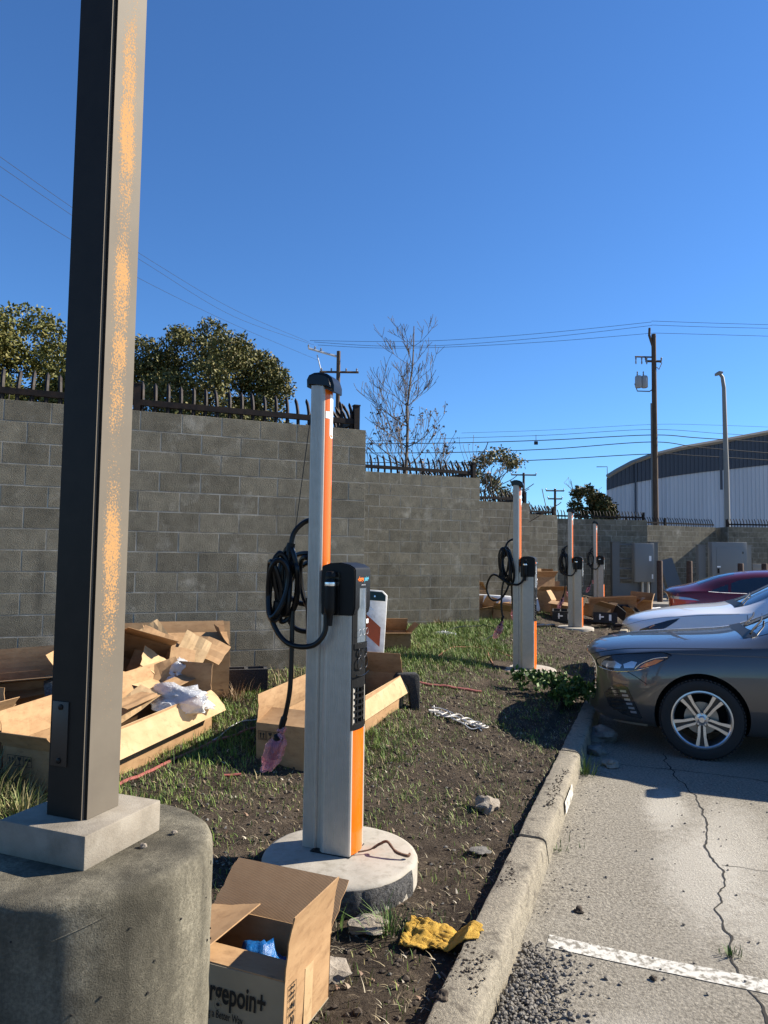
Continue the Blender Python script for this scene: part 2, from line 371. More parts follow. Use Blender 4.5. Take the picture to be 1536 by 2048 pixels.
# painted stall lines, and the long crack
def stall_line(name, s0, t0, t1, w=.10):
    m = MB(); n = 40
    for k in range(n + 1):
        t = t0 + (t1 - t0) * k / n
        for sgn in (-1, 1):
            x, y = xy(s0 + sgn * w / 2 + .006 * nz(k * .7, sgn, 1.3, s0), t); m.v.append((x, y, lot_z(x, y, s0, t) + .003))
    m.f = [(2 * k, 2 * k + 1, 2 * k + 3, 2 * k + 2) for k in range(n)]; m.mi = [0] * n
    o = m.build(name, 'line_paint', lot); return o
for s0, t0 in [(.74, -.12), (6.3, -.3), (9.1, -.3), (11.9, -.3)]: stall_line('painted_line', s0, t0, -5.2)
def crack(pts, w0, name='crack'):
    m = MB(); P = spline([(xy(s, t)[0], xy(s, t)[1], 0) for s, t in pts], 30)
    for i, p in enumerate(P):
        d = (P[min(i + 1, len(P) - 1)] - P[max(i - 1, 0)]).normalized(); q = Vector((-d.y, d.x, 0))
        c = p + q * (.030 * mnoise.noise(p * 9) + .007 * mnoise.noise(p * 24)); w = w0 * (.45 + .8 * abs(mnoise.noise(p * 5)))
        z = lot_z(p.x, p.y, 0, -1) + .0024
        m.v += [(c.x + q.x * w, c.y + q.y * w, z), (c.x - q.x * w, c.y - q.y * w, z)]
    n = len(P); m.f = [(2 * k, 2 * k + 1, 2 * k + 3, 2 * k + 2) for k in range(n - 1)]; m.mi = [0] * len(m.f)
    return m.build(name, 'crack', lot)
crack([(4.2, -.62), (3.6, -.70), (3.0, -.835), (2.5, -.86), (2.1, -.84), (1.7, -.90), (1.35, -.84), (1.0, -.87), (.75, -.88), (.5, -.95), (.1, -.93)], .007)
crack([(3.7, -.30), (3.72, -.9), (3.66, -1.8), (3.7, -2.6)], .006)
crack([(1.9, -.9), (1.95, -1.5), (1.88, -2.2)], .004)

# kerb in cast sections
kerb = tag(bpy.data.objects.new('kerb', None), kind='structure'); COL.objects.link(kerb)
def kerb_section(s0, s1, wob):
    prof = [(-.02, -.05), (-.012, .04), (-.003, .118), (.003, .133), (.016, .141), (.04, .144), (.135, .147), (.148, .141), (.150, .05), (.150, -.05)]
    m = MB(); n = max(4, int((s1 - s0) / .05)); k = len(prof)
    for i in range(n + 1):
        s = s0 + (s1 - s0) * i / n
        e = .012 if i in (0, n) else 0
        for j, (t, z) in enumerate(prof):
            x, y = xy(s + (e if i == 0 else -e) * (1 if z > .03 else .3), t + .005 * nz(s, z * 9, 6, wob) + .004 * nz(s, z * 9, 21, wob))
            m.v.append((x, y, z + (.005 * nz(s, t * 5, 5, wob + 2) + .003 * nz(s, t * 9, 20, wob) if z > .06 else 0) - e * .6))
    m.f = [(i * k + j, i * k + j + 1, (i + 1) * k + j + 1, (i + 1) * k + j) for i in range(n) for j in range(k - 1)]
    m.f += [tuple(range(k)), tuple(range(n * k, n * k + k))[::-1]]; m.mi = [0] * len(m.f)
    return m.build('kerb_section', 'kerb_concrete', kerb, smooth=True)
for i, (a, bb) in enumerate([(-2.2, 1.53), (1.535, 3.42), (3.43, 6.4), (6.41, 9.4), (9.41, 12.4), (12.41, 18.4), (18.41, 22.5)]): kerb_section(a, bb, i * 1.7)
wp = MB(); 
for i in range(9):
    s = 2.28 + .42 * i / 8
    for t, z in ((-.0205, .03), (-.0125, .105)):
        x, y = xy(s, t - .004); wp.v.append((x, y, z))
wp.f = [(2 * k, 2 * k + 1, 2 * k + 3, 2 * k + 2) for k in range(8)]; wp.mi = [0] * 8
wp.build('painted_patch', 'line_paint', kerb)
# concrete apron under the switchgear at the back
ap = MB().prism([xy(22.7, 2.6), xy(22.7, -14), xy(29.5, -14), xy(29.5, 2.6)], -.02, .24)
tag(ap.build('concrete_apron', 'concrete', bevel=.02), kind='structure')

# ------------------------------------------------------------ block walls with spiked fences
CH, BL = .2032, .4064
def block_mesh(L_):
    m = MB().box((0, 0, 0), (L_ - .009, .196, CH - .009)); me = m.mesh('block', 'block')
    bm = bmesh.new(); bm.from_mesh(me); bmesh.ops.bevel(bm, geom=list(bm.edges), offset=.0022, segments=1, affect='EDGES'); bm.to_mesh(me); bm.free(); return me
FULL, HALF = block_mesh(BL), block_mesh(BL / 2)
def wall(label, p0, p1, ztop, courses=13, blocks=True, cat='wall', name='block_wall'):
    p0, p1 = Vector(p0), Vector(p1); d = p1 - p0; n = max(1, round(d.length / (BL / 2))); d.normalize()
    w = thing(name, label, cat, (p1.x, p1.y, ztop - courses * CH), math.atan2(d.y, d.x))     # local x runs back from p1 as negative
    Ln = n * BL / 2; hh = courses * CH
    MB().bx(-Ln + .003, -.004, .0009, .186, -.4, hh - .006).build('mortar', 'mortar', w)
    if not blocks: return w, Ln, hh
    for c in range(courses):
        x = 0.0; k = 0; z = hh - (c + .5) * CH; first = c % 2
        while x < Ln - .01:
            half = (k == 0 and first) or (Ln - x < BL * .75)
            o = link('block', HALF if half else FULL, w); l_ = BL / 2 if half else BL
            o.location = (-x - l_ / 2, .098 + random.uniform(-.0006, .0006), z); x += l_; k += 1
    return w, Ln, hh
PK = MB()
_pp = [(0, 0, -.005), (0, 0, .10), (0, .010, .17), (0, .040, .24), (0, .085, .30), (0, .105, .335)]
for i in range(len(_pp) - 1):
    a, b_ = Vector(_pp[i]), Vector(_pp[i + 1]); 
PK.tube(_pp, [.0195] * 5 + [.005], 4)
PKM = PK.mesh('picket', 'iron')
def fence(label, p0, p1, ztop, sp=.125, posts=(1, 1), flip=1, mid=False):
    p0, p1 = Vector(p0), Vector(p1); d = p1 - p0; Ln = d.length; d.normalize()
    f = thing('spiked_fence', label, 'fence', (p0.x, p0.y, ztop), math.atan2(d.y, d.x))
    MB().bx(0, Ln, .072, .120, .070, .128).build('rail', 'iron', f)
    ps = [0.0] * posts[0] + [Ln] * posts[1] + ([Ln * .43] if mid else [])
    for x in ps:
        m = MB().bx(x - .033, x + .033, .06, .126, -.004, .28); m.bx(x - .039, x + .039, .054, .132, .28, .293); m.build('post', 'iron', f)
    n = int(Ln / sp)
    for i in range(n):
        x = (i + .6) * Ln / n
        o = link('picket', PKM, f); o.location = (x, .097, 0); o.scale = (1, flip, 1 + random.uniform(-.03, .03)); o.rotation_euler = (random.uniform(-.03, .03), random.uniform(-.05, .05), 0)
    return f
FD = Vector((.924, .383)); RD = Vector((-.383, .924)); STEP = Vector((2.01, 5.24)); TIP = Vector((-.215, 8.02))
FL, RL = 3.86, 4.05
NM = ['nearest', 'second', 'third', 'fourth']
for i in range(4):
    tip = TIP + STEP * i; zt = [3.11, 3.165, 3.115, 3.13][i]
    base0 = tip - FD * (4.27 if i == 0 else FL)
    w, Ln, hh = wall(['grey concrete block wall nearest the camera, behind the left cartons', 'second zigzag block wall, with a dry weed at its foot',
                      'third zigzag block wall, behind the second charger', 'fourth and farthest zigzag block wall, behind the third charger mast'][i], base0, tip, zt, 14)
    MB().box((-.10, .19 + RL / 2, hh / 2), (.19, RL - .02, hh - .01)).build('return_wall', 'block', w)
    fence(['black curved-spike fence on the nearest block wall', 'black curved-spike fence on the second block wall',
           'black curved-spike fence on the third block wall', 'black curved-spike fence on the fourth block wall'][i], base0, tip - FD * .09, zt, mid=(i == 0))
    fence(['black spiked fence running back from the corner of the nearest wall', 'black spiked fence running back from the corner of the second wall',
           'black spiked fence running back from the corner of the third wall', 'black spiked fence running back from the corner of the fourth wall'][i],
          tip - FD * .02 + RD * .15, tip - FD * .02 + RD * RL, zt, posts=(0, 1), flip=1)
B1a, B1b = (4.35, 25.6), (9.80, 26.38)
wall('dark shaded block wall at the back, behind the farthest chargers', B1a, B1b, 3.15, 14)
fence('black curved-spike fence on the shaded back wall', B1a, (9.7, 26.36), 3.15)
B2a, B2b = (9.3, 27.02), (13.42, 28.69)
wall('sunlit block wall at the back, between the grey switchgear cabinets', B2a, B2b, 3.03, 14)
fence('black curved-spike fence on the sunlit back wall', B2a, B2b, 3.03, posts=(1, 0), mid=True)
B3a, B3b = (13.62, 28.05), (19.9, 28.50)
wb, _, hh3 = wall('dark shaded block wall at the right rear, beyond the red car', B3a, B3b, 3.03, 14)
MB().box((-6.31 + .1, .5, hh3 / 2), (.19, .9, hh3 - .01)).build('return_wall', 'block', wb)
fence('black curved-spike fence on the right rear wall', B3a, B3b, 3.03)

# ------------------------------------------------------------ lamp post on its footing
LPX, LPY = -.742, 1.818
ft = thing('light_footing', 'round weathered concrete footing under the brown lamp post', 'footing', (LPX, LPY, 0))
m = MB(); N = 160; prof = [(.318, -.1)]
for k in range(26): prof.append((.318 + .0012 * math.sin(k * 2.1), -.05 + .93 * k / 25))
prof += [(.3178, .915), (.3165, .932), (.312, .943), (.303, .9495), (.29, .951), (.25, .952), (.12, .952), (.0, .952)]
m.lathe(prof, N)
m.v = [((x + .0022 * mnoise.noise(Vector((x * 26, y * 26, z * 26))), y + .0022 * mnoise.noise(Vector((y * 26, x * 26, z * 26))), z + (.003 * mnoise.noise(Vector((x * 14, y * 14, 3))) if z > .9 else 0))) for x, y, z in m.v]
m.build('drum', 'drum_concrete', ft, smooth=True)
sp = MB()                                       # spiral seam left by the card former
for k in range(3):
    z0 = .40 + .235 * k
    sp.tube([(.3175 * math.cos(q), .3175 * math.sin(q), z0 + .10 * (q - 4.9)) for q in np.linspace(3.0, 6.4, 60) if z0 + .10 * (q - 4.9) < .91], .0022, 6)
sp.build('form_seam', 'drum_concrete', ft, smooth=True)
ph = MB()
for k in range(46):                              # blow holes in the face
    q = random.uniform(3.6, 6.5); z = random.uniform(.35, .90); r = random.choice([.0022, .003, .0035, .006])
    ph.tube([(.314 * math.cos(q), .314 * math.sin(q), z), (.3205 * math.cos(q), .3205 * math.sin(q), z)], [r, r * .8], 7)
tag(ph.build('blow_holes', 'crack', ft), kind='stuff')
mat('plinth_concrete', (.215, .185, .145), (.26, .23, .185), 14, .9, bump=.5, bscale=170, c3=(.15, .128, .098), s3=9, lo3=.48, hi3=.72, bdist=.003)
pl = MB().box((0, 0, .991), (.264, .264, .078), Matrix.Rotation(KANG, 3, 'Z'))
pl.build('plinth', 'plinth_concrete', ft, bevel=.004)
lp = thing('lamp_post', 'square brown steel lamp post with rust-speckled right face', 'lamp post', (LPX, LPY, 1.031), KANG)
hw = .0625; m = MB(); H_ = 6.2
m.bx(-hw, hw, -hw, hw, 0, H_)
me = m.mesh('pole', ['bronze_paint', 'bronze_lit_rust'])
bm = bmesh.new(); bm.from_mesh(me)
bmesh.ops.bevel(bm, geom=[e for e in bm.edges if abs(e.verts[0].co.z - e.verts[1].co.z) > 1], offset=.009, segments=4, affect='EDGES')
uv = bm.loops.layers.uv.new('UVMap')
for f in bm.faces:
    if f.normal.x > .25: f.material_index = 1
    for l in f.loops: l[uv].uv = ((l.vert.co.y + hw) / (2 * hw), l.vert.co.z / 3.0)
bm.to_mesh(me); bm.free(); smooth_mesh(me, 30)
pole = link('pole', me, lp)
cv = MB().bx(-.046, .004, -hw - .004, -hw - .0005, .12, .275).build('access_cover', 'plate_paint', lp, bevel=.001)
for z in (.133, .262):
    MB().lathe([(.007, -hw - .0042), (.007, -hw - .007), (.004, -hw - .0085), (0, -hw - .0085)], 12, (-.019, 0, z), 'y').build('screw', 'black_plastic', cv, smooth=True)
ar = MB().box((.9, 0, 6.05), (1.9, .06, .08)); ar.box((1.9, 0, 6.05), (.5, .25, .09)); ar.build('lamp_head', 'bronze_paint', lp)
grit = [(-.578, 1.785), (-.528, 1.872)]
for i, (x, y) in enumerate(grit):
    o = link('pebble', rock_mesh('pebble', 'rock', .009 - .001 * i, i + 3, 2), None); o.location = (x, y, .957)
    tag(o, ['crumbly grey pebble lying nearest the plinth on the round footing', 'grey crumb at the right corner of the lamp plinth', 'tiny grey chip in the middle of the footing top', 'tiny grey chip near the rim of the footing'][i], 'pebble', 'grit on the lamp footing')

# ------------------------------------------------------------ charger pads
def pad(i, label, r=.385):
    x, y = xy(*PADS[i]); z = PADZ[i]
    p = thing('charger_pad', label, 'concrete pad', (x, y, z), 0, 'round concrete pads')
    m = MB(); prof = [(r * .99, -.32), (r, -.16), (r, -.022), (r - .008, -.007), (r - .03, 0), (r * .5, .001), (0, .001)]
    m.lathe(prof, 72)
    m.v = [(a + .006 * mnoise.noise(Vector((a * 6, b * 6, c * 20))), b + .006 * mnoise.noise(Vector((b * 6, a * 6, c * 20))), c + .002 * mnoise.noise(Vector((a * 12, b * 12, 1)))) for a, b, c in m.v]
    me = m.mesh('slab', ['concrete', 'aggregate'])
    o = link('slab', me, p); smooth_mesh(me, 50)
    if i == 0:                                   # broken near edge showing aggregate
        br = MB(); k = 26
        for a in range(k + 1):
            q = R(258 + 76 * a / k)
            for lvl, (rr, zz) in enumerate([(r + .004, -.006), (r + .012, -.05), (r + .004, -.11), (r - .01, -.17), (r - .05, -.24)]):
                w = .012 * mnoise.noise(Vector((a * .5, lvl * 1.3, 2))) * (lvl > 0) + .006 * mnoise.noise(Vector((a * 1.9, lvl * 3.3, 5)))
                d = .028 * math.sin(math.pi * a / k) * (lvl == 0)
                br.v.append(((rr + w) * math.cos(q), (rr + w) * math.sin(q), zz - d * .3))
        br.f = [(a * 5 + l, a * 5 + l + 1, (a + 1) * 5 + l + 1, (a + 1) * 5 + l) for a in range(k) for l in range(4)]; br.mi = [0] * len(br.f)
        br.build('broken_edge', 'aggregate', p, smooth=True)
    return p
pad(0, 'round concrete pad with a broken dark front edge, under the nearest charger')
pad(1, 'flush round concrete pad under the second charger, beside the green weed', .42)
pad(2, 'round concrete pad under the third charger, among dug soil')
pad(3, 'round concrete pad under the farthest charger')

# ------------------------------------------------------------ charging stations
def flute(x0, x1, hw, n):
    pts = []
    for k in range(n):
        a = x0 + (x1 - x0) * k / n; w = (x1 - x0) / n
        pts += [(a + w * .12, -hw), (a + w * .55, -hw), (a + w * .62, -hw + .0016), (a + w * .92, -hw + .0016)]
    return pts
def arc_front(x, hw, bow, n=10): return [(x + bow * (1 - (2 * k / n - 1) ** 2), -hw + 2 * hw * k / n) for k in range(n + 1)]
def charger_proto():
    P = {}
    MW, PW = .056, .092
    # mast
    left = [(-.125, -.030), (-.122, -.046), (-.115, -MW)] + flute(-.112, -.058, MW, 7) + [(-.050, -MW + .001), (-.042, -MW + .008), (-.040, -MW + .012)]
    right = [(x, -y) for x, y in left][::-1]
    P['mast'] = MB().prism(left + right, 0, 2.36).mesh('mast', 'alu')
    fr = arc_front(-.0415, MW - .010, .020); back = [(x - .006, y) for x, y in fr][::-1]
    P['mast_stripe'] = MB().prism(fr + back, 1.30, 2.352).mesh('mast_stripe', 'orange')
    # pedestal
    ped = [(-.050, -.044), (-.020, -.046), (-.016, -.06), (-.010, -.074), (.004, -.088), (.014, -PW)] + flute(.018, .142, PW, 13) + [(.150, -PW + .001), (.157, -PW + .007)]
    pr = [(x, -y) for x, y in ped][::-1]
    P['pedestal'] = MB().prism(ped + pr, 0, 1.22).mesh('pedestal', 'alu')
    fr = arc_front(.150, PW - .008, .024); back = [(x - .012, y) for x, y in fr][::-1]
    P['front_panel'] = MB().prism(fr + back, .004, .604).mesh('front_panel', 'orange')
    # black fascia with recesses
    fa = MB(); fr = arc_front(.152, PW - .004, .025); back = [(x - .02, y) for x, y in fr][::-1]
    fa.prism(fr + back, .606, .632); fa.prism(fr + back, .815, 1.20)
    side = [(.136, -PW + .002), (.156, -PW + .002), (.160, -PW + .012), (.136, -PW + .012)]
    fa.prism(side, .606, 1.2); fa.prism([(x, -y) for x, y in side][::-1], .606, 1.2)
    P['fascia'] = fa.mesh('fascia', 'black_plastic')
    vb = MB()                                   # vent grille: bars across and fins
    for k in range(7):
        z = .634 + .0300 * k; f2 = arc_front(.151, PW - .012, .024, 8); vb.prism(f2 + [(x - .014, y) for x, y in f2][::-1], z - .0045, z + .0045)
    for y in (-.040, 0, .040):
        vb.prism([(.150, y - .004), (.150 + .024 * (1 - (y / .08) ** 2), y - .004), (.150 + .024 * (1 - (y / .08) ** 2), y + .004), (.150, y + .004)], .63, .815)
    P['vent_grille'] = vb.mesh('vent_grille', 'black_plastic')
    P['vent_back'] = MB().bx(.136, .151, -PW + .012, PW - .012, .632, .815).mesh('vent_back', 'vent_grey')
    pt = MB()
    for y, xo in ((-.038, .1705), (.038, .1705)):
        for rr, zz in ((.026, .93), (.017, .985)):
            pt.tube([(xo + .004, y + rr * math.cos(q), zz + rr * 1.15 * math.sin(q)) for q in np.linspace(0, 2 * math.pi, 25)], .0032, 6)
    pt.tube([(.176 + .0 * q, y, .865 + .012 * (y / .08) ** 2) for q, y in enumerate(np.linspace(-.08, .08, 9))], .004, 6)
    P['port_rings'] = pt.mesh('port_rings', 'black_gloss', True)
    sc_ = MB(); f2 = arc_front(.158, .072, .022, 8); sc_.prism(f2 + [(x - .004, y) for x, y in f2][::-1], 1.035, 1.305)
    P['screen'] = sc_.mesh('screen', 'screen_glass', True)
    lip = MB(); f2 = arc_front(.164, .080, .022, 8); lip.prism(f2 + [(x - .02, y) for x, y in f2][::-1], 1.005, 1.030); P['screen_lip'] = lip.mesh('screen_lip', 'black_plastic')
    # head
    hd = MB(); sp_ = [(-.012, 1.170), (.150, 1.170), (.164, 1.178), (.172, 1.21), (.172, 1.395), (.167, 1.408), (.14, 1.424), (.09, 1.434), (.03, 1.430), (-.012, 1.416)]
    hd.prism(sp_, -.102, .102, 'y')
    me = hd.mesh('head', 'black_plastic'); bm = bmesh.new(); bm.from_mesh(me)
    bmesh.ops.bevel(bm, geom=[e for e in bm.edges if abs(e.verts[0].co.y - e.verts[1].co.y) < .01 and e.verts[0].co.x + e.verts[1].co.x > -.02], offset=.006, segments=2, affect='EDGES'); bm.to_mesh(me); bm.free(); smooth_mesh(me, 30)
    P['head'] = me
    # cap
    cp = [(-.145, 2.350), (-.147, 2.395), (-.135, 2.420), (-.105, 2.432), (-.07, 2.432), (-.03, 2.420), (-.002, 2.396), (.012, 2.350), (.012, 2.312), (.004, 2.310), (-.03, 2.330), (-.10, 2.342)]
    m = MB().prism([(x_, 2.395 + (z_ - 2.395) * .9) for x_, z_ in cp], -.066, .066, 'y'); me = m.mesh('cap', 'black_gloss'); bm = bmesh.new(); bm.from_mesh(me)
    bmesh.ops.bevel(bm, geom=[e for e in bm.edges if abs(e.verts[0].co.y - e.verts[1].co.y) < .01], offset=.016, segments=3, affect='EDGES'); bm.to_mesh(me); bm.free(); smooth_mesh(me, 60)
    P['cap'] = me
    # white plus mark of the brand near the top of the mast
    def sx_(y): return -.0415 + .020 * (1 - (y / .046) ** 2) + .0012
    pm = MB()
    def strip(y0, y1, z0, z1):
        ys = np.linspace(y0, y1, 7)
        pm.add([(sx_(y), y, z) for y in ys for z in (z0, z1)], [(2 * i, 2 * i + 1, 2 * i + 3, 2 * i + 2) for i in range(6)])
    strip(-.042, .042, 2.185, 2.222); strip(-.018, .018, 2.100, 2.185); strip(-.018, .018, 2.222, 2.315)
    pm.add([(sx_(.018 * math.cos(q)), .018 * math.cos(q), 2.100 - .018 * math.sin(q)) for q in np.linspace(0, math.pi, 9)], [tuple(range(9))])
    P['plus_mark'] = pm.mesh('plus_mark', 'white_vinyl')
    # side holster with the plug
    ho = MB().bx(.010, .088, -.110, -.100, 1.172, 1.385); P['holster'] = ho.mesh('holster', 'black_gloss')
    pg = MB().lathe([(.0, 1.355), (.020, 1.352), (.027, 1.34), (.028, 1.30), (.028, 1.21), (.026, 1.185), (.018, 1.175), (.015, 1.15), (.0135, 1.12)], 20, (.050, -.135, 0))
    P['plug'] = pg.mesh('plug', 'black_plastic', True)
    P['plug_ring'] = MB().lathe([(.0288, 1.318), (.0292, 1.320), (.0292, 1.334), (.0288, 1.336)], 20, (.050, -.135, 0)).mesh('plug_ring', 'alu_bright', True)
    P['plug_lip'] = MB().lathe([(.0, 1.392), (.024, 1.388), (.030, 1.372), (.030, 1.362), (.0, 1.358)], 20, (.047, -.122, 0)).mesh('plug_lip', 'black_plastic', True)
    P['plinth_edge'] = MB().bx(-.055, .160, -.094, .094, -.001, .002).mesh('foot_gasket', 'black_plastic')
    return P
CP = charger_proto()
def lx(px, py): return -.125 + (px - (603 + (1690 - py) * .026)) * .00254 / .934      # charger-side sketch grid to local metres
def lz(py): return (1690 - py) * .00254
def cpath(pts, n=7): return spline([(lx(a, b_), yy, lz(b_)) for a, b_, yy in pts], n)
def film_bag(name, top, mid, bot, w, parent, seed=0):
    m = MB(); A, B, C_ = Vector(top), Vector(mid), Vector(bot); k = 30; n = 26
    for i in range(k + 1):
        u = i / k; p = A * (1 - u) ** 2 + B * 2 * u * (1 - u) + C_ * u * u
        r = w * (.32 + .25 * math.exp(-((u - .12) / .08) ** 2) + .9 * math.sin(math.pi * min(1, max(0, (u - .2) / .95))) ** 1.1)
        for j in range(n):
            q = 2 * math.pi * j / n; rr = r * (1 + .40 * mnoise.noise(Vector((math.cos(q) * 1.6, math.sin(q) * 1.6, u * 5 + seed))) - .38 * abs(mnoise.noise(Vector((math.cos(q) * 3.4, math.sin(q) * 3.4, u * 9 + seed)))))
            m.v.append((p.x + rr * math.cos(q), p.y + rr * .7 * math.sin(q), p.z + .01 * mnoise.noise(Vector((q, u * 9, seed)))))
    m.f = [(i * n + j, i * n + (j + 1) % n, (i + 1) * n + (j + 1) % n, (i + 1) * n + j) for i in range(k) for j in range(n)] + [tuple(range(k * n, k * n + n))]; m.mi = [0] * len(m.f)
    return m.build(name, 'pink_film', parent, smooth=True)
def charger(i, label):
    x, y = xy(PADS[i][0] + (.04 if i == 0 else 0), PADS[i][1] + (.085 if i == 0 else 0)); r = thing('charging_station', label, 'charging station', (x, y, PADZ[i] + .004), KANG, 'charging stations along the kerb')
    for nm in ('mast', 'mast_stripe', 'pedestal', 'front_panel', 'fascia', 'vent_back', 'cap'): link(nm, CP[nm], r)
    link('vent_grille', CP['vent_grille'], r); link('port_rings', CP['port_rings'], r); link('foot_gasket', CP['plinth_edge'], r)
    link('plus_mark', CP['plus_mark'], r)
    h = link('head', CP['head'], r); link('screen_lip', CP['screen_lip'], h); s_ = link('screen', CP['screen'], h)
    link('holster', CP['holster'], h)
    pl_ = link('plug', CP['plug'], r); link('plug_ring', CP['plug_ring'], pl_); link('plug_lip', CP['plug_lip'], pl_)
    rt = (math.pi / 2, 0, math.pi / 2)
    text('-charge', 'lettering', 'orange_ink', .034, h, (.1735, -.036, 1.352), rt, sx=.72, offset=.0006); text('poin+', 'lettering', 'teal_ink', .034, h, (.1735, .042, 1.352), rt, sx=.72, offset=.0006)
    text('powered by', 'lettering', 'grey_ink', .011, h, (.1735, .0, 1.322), rt)
    ic = MB(); 
    for y0 in (-.045, 0, .045): ic.tube([(.1755 + .0055 * (1 - (y0 / .07) ** 2), y0 + .016 * math.cos(q), 1.085 + .016 * math.sin(q)) for q in np.linspace(0, 2 * math.pi, 17)], .0009, 4)
    ic.build('screen_icons', 'grey_ink', s_)
    sk = MB().box((.1765, .05, 1.135), (.002, .026, .022)).build('sticker', 'white_vinyl', s_)
    rc = .0135
    if i == 0:
        c1 = cpath([(672, 1225, -.135), (670, 1262, -.14), (650, 1287, -.15), (614, 1292, -.15), (583, 1280, -.14), (560, 1248, -.13), (548, 1205, -.11), (553, 1150, -.10), (566, 1108, -.09), (577, 1135, -.08), (572, 1200, -.09), (560, 1240, -.10)])
        MB().tube(c1, rc, 10).build('cable', 'cable_rubber', r, smooth=True)
        loops = [(578, 1165, 22, 70, -.06, .05), (575, 1172, 16, 62, -.10, -.1), (592, 1162, 60, 54, .10, .2), (568, 1180, 20, 58, -.13, .15), (604, 1175, 26, 60, .08, -.25), (592, 1200, 56, 76, .13, .3), (560, 1185, 14, 60, -.12, -.05), (570, 1165, 10, 66, -.03, .12), (585, 1190, 12, 60, -.07, .25)]
    else:
        rnd = random.Random(i * 11)
        c1 = cpath([(672, 1225, -.135), (668, 1250, -.14), (640, 1270, -.15), (590, 1258, -.14), (535, 1222, -.12), (505, 1245, -.10), (490, 1300, -.08), (515, 1352, -.06), (560, 1340, -.04), (595, 1270, -.03), (600, 1200, -.02)] if i == 1 else
                   [(672, 1225, -.135), (668, 1255, -.14), (640, 1280, -.15), (590, 1262, -.14), (560, 1200, -.10), (570, 1130, -.06), (590, 1080, -.04), (605, 1045, -.02)])
        MB().tube(c1, rc, 8).build('cable', 'cable_rubber', r, smooth=True)
        loops = [(rnd.uniform(578, 596), rnd.uniform(1150, 1190), rnd.uniform(16, 30), rnd.uniform(62, 92), rnd.uniform(-.13, .04), rnd.uniform(-.15, .15)) for _ in range(8)]
        if i == 3: loops = loops[:3]
    for (cx, cz, a, b_, yy, tl) in loops:
        pts = []
        for k in range(14):
            q = 2 * math.pi * k / 14; u, v = a * math.cos(q), b_ * math.sin(q)
            pts.append((cx + u * math.cos(tl) - v * math.sin(tl), cz + u * math.sin(tl) + v * math.cos(tl), yy + .018 * math.sin(q * 2 + cx)))
        P = spline([(lx(p[0], p[1]), p[2], lz(p[1])) for p in pts], 3, True)
        MB().tube(P, rc, 8, False).build('cable_loop', 'cable_rubber', r, smooth=True)
    up = cpath([(622, 1038, -.02), (605, 1046, -.03), (590, 1066, -.05), (585, 1092, -.06), (580, 1120, -.07)]); MB().tube(up, rc, 8).build('cable', 'cable_rubber', r, smooth=True)
    cl = MB().tube(cpath([(586, 1088, -.06), (583, 1106, -.065)], 4), .022, 10); cl.build('cable_clamp', 'black_plastic', r, smooth=True)
    ti = MB().tube(cpath([(568, 1208, -.08), (563, 1236, -.08)], 4), .040, 10); ti.build('cable_tie', 'black_plastic', r, smooth=True)
    MB().tube([(lx(627, 800), -.03, lz(800)), (lx(592, 1068), -.05, lz(1068))], .0022, 5).build('retractor_cord', 'cable_rubber', r)
    d1 = cpath([(594, 1225, -.09), (594, 1300, -.10), (592, 1380, -.11), (582, 1432, -.11)] if i != 1 else [(580, 1225, -.09), (566, 1300, -.10), (562, 1380, -.11), (566, 1432, -.11)]); MB().tube(d1, .0125, 10).build('cable', 'cable_rubber', r, smooth=True)
    gx = 0 if i != 1 else -12
    hn = MB().tube(cpath([(583 + gx, 1428, -.11), (577 + gx, 1446, -.11), (571 + gx, 1466, -.11), (560 + gx, 1500, -.11), (556 + gx, 1520, -.11)]), [.0125] * 4 + [.017] * 8 + [.014] * 4 + [.028] * 12 + [.025], 12)
    hn.build('handle_plug', 'black_plastic', r, smooth=True)
    film_bag('film_bag', (lx(578 + gx, 1455), -.11, lz(1455)), (lx(566 + gx, 1480), -.11, lz(1480)), (lx(540 + gx, 1546), -.11, lz(1546)), .048, r, i)
    d2 = cpath([(604, 1200, .03), (603, 1300, .04), (604, 1380, .05), (604, 1410, .05)]); MB().tube(d2, .0125, 8).build('cable', 'cable_rubber', r, smooth=True)
    film_bag('film_bag', (lx(604, 1378), .05, lz(1378)), (lx(603, 1410), .05, lz(1410)), (lx(607, 1450), .05, lz(1450)), .024, r, i + 5)
    return r
charger(0, 'nearest tall silver and orange charging station, with its cable plugged in the side')
charger(1, 'second charging station from the camera, with a wide cable loop at its left')
charger(2, 'third charging station from the camera, standing in front of the shaded wall')
charger(3, 'farthest and smallest charging station, left of the switchgear cabinet')

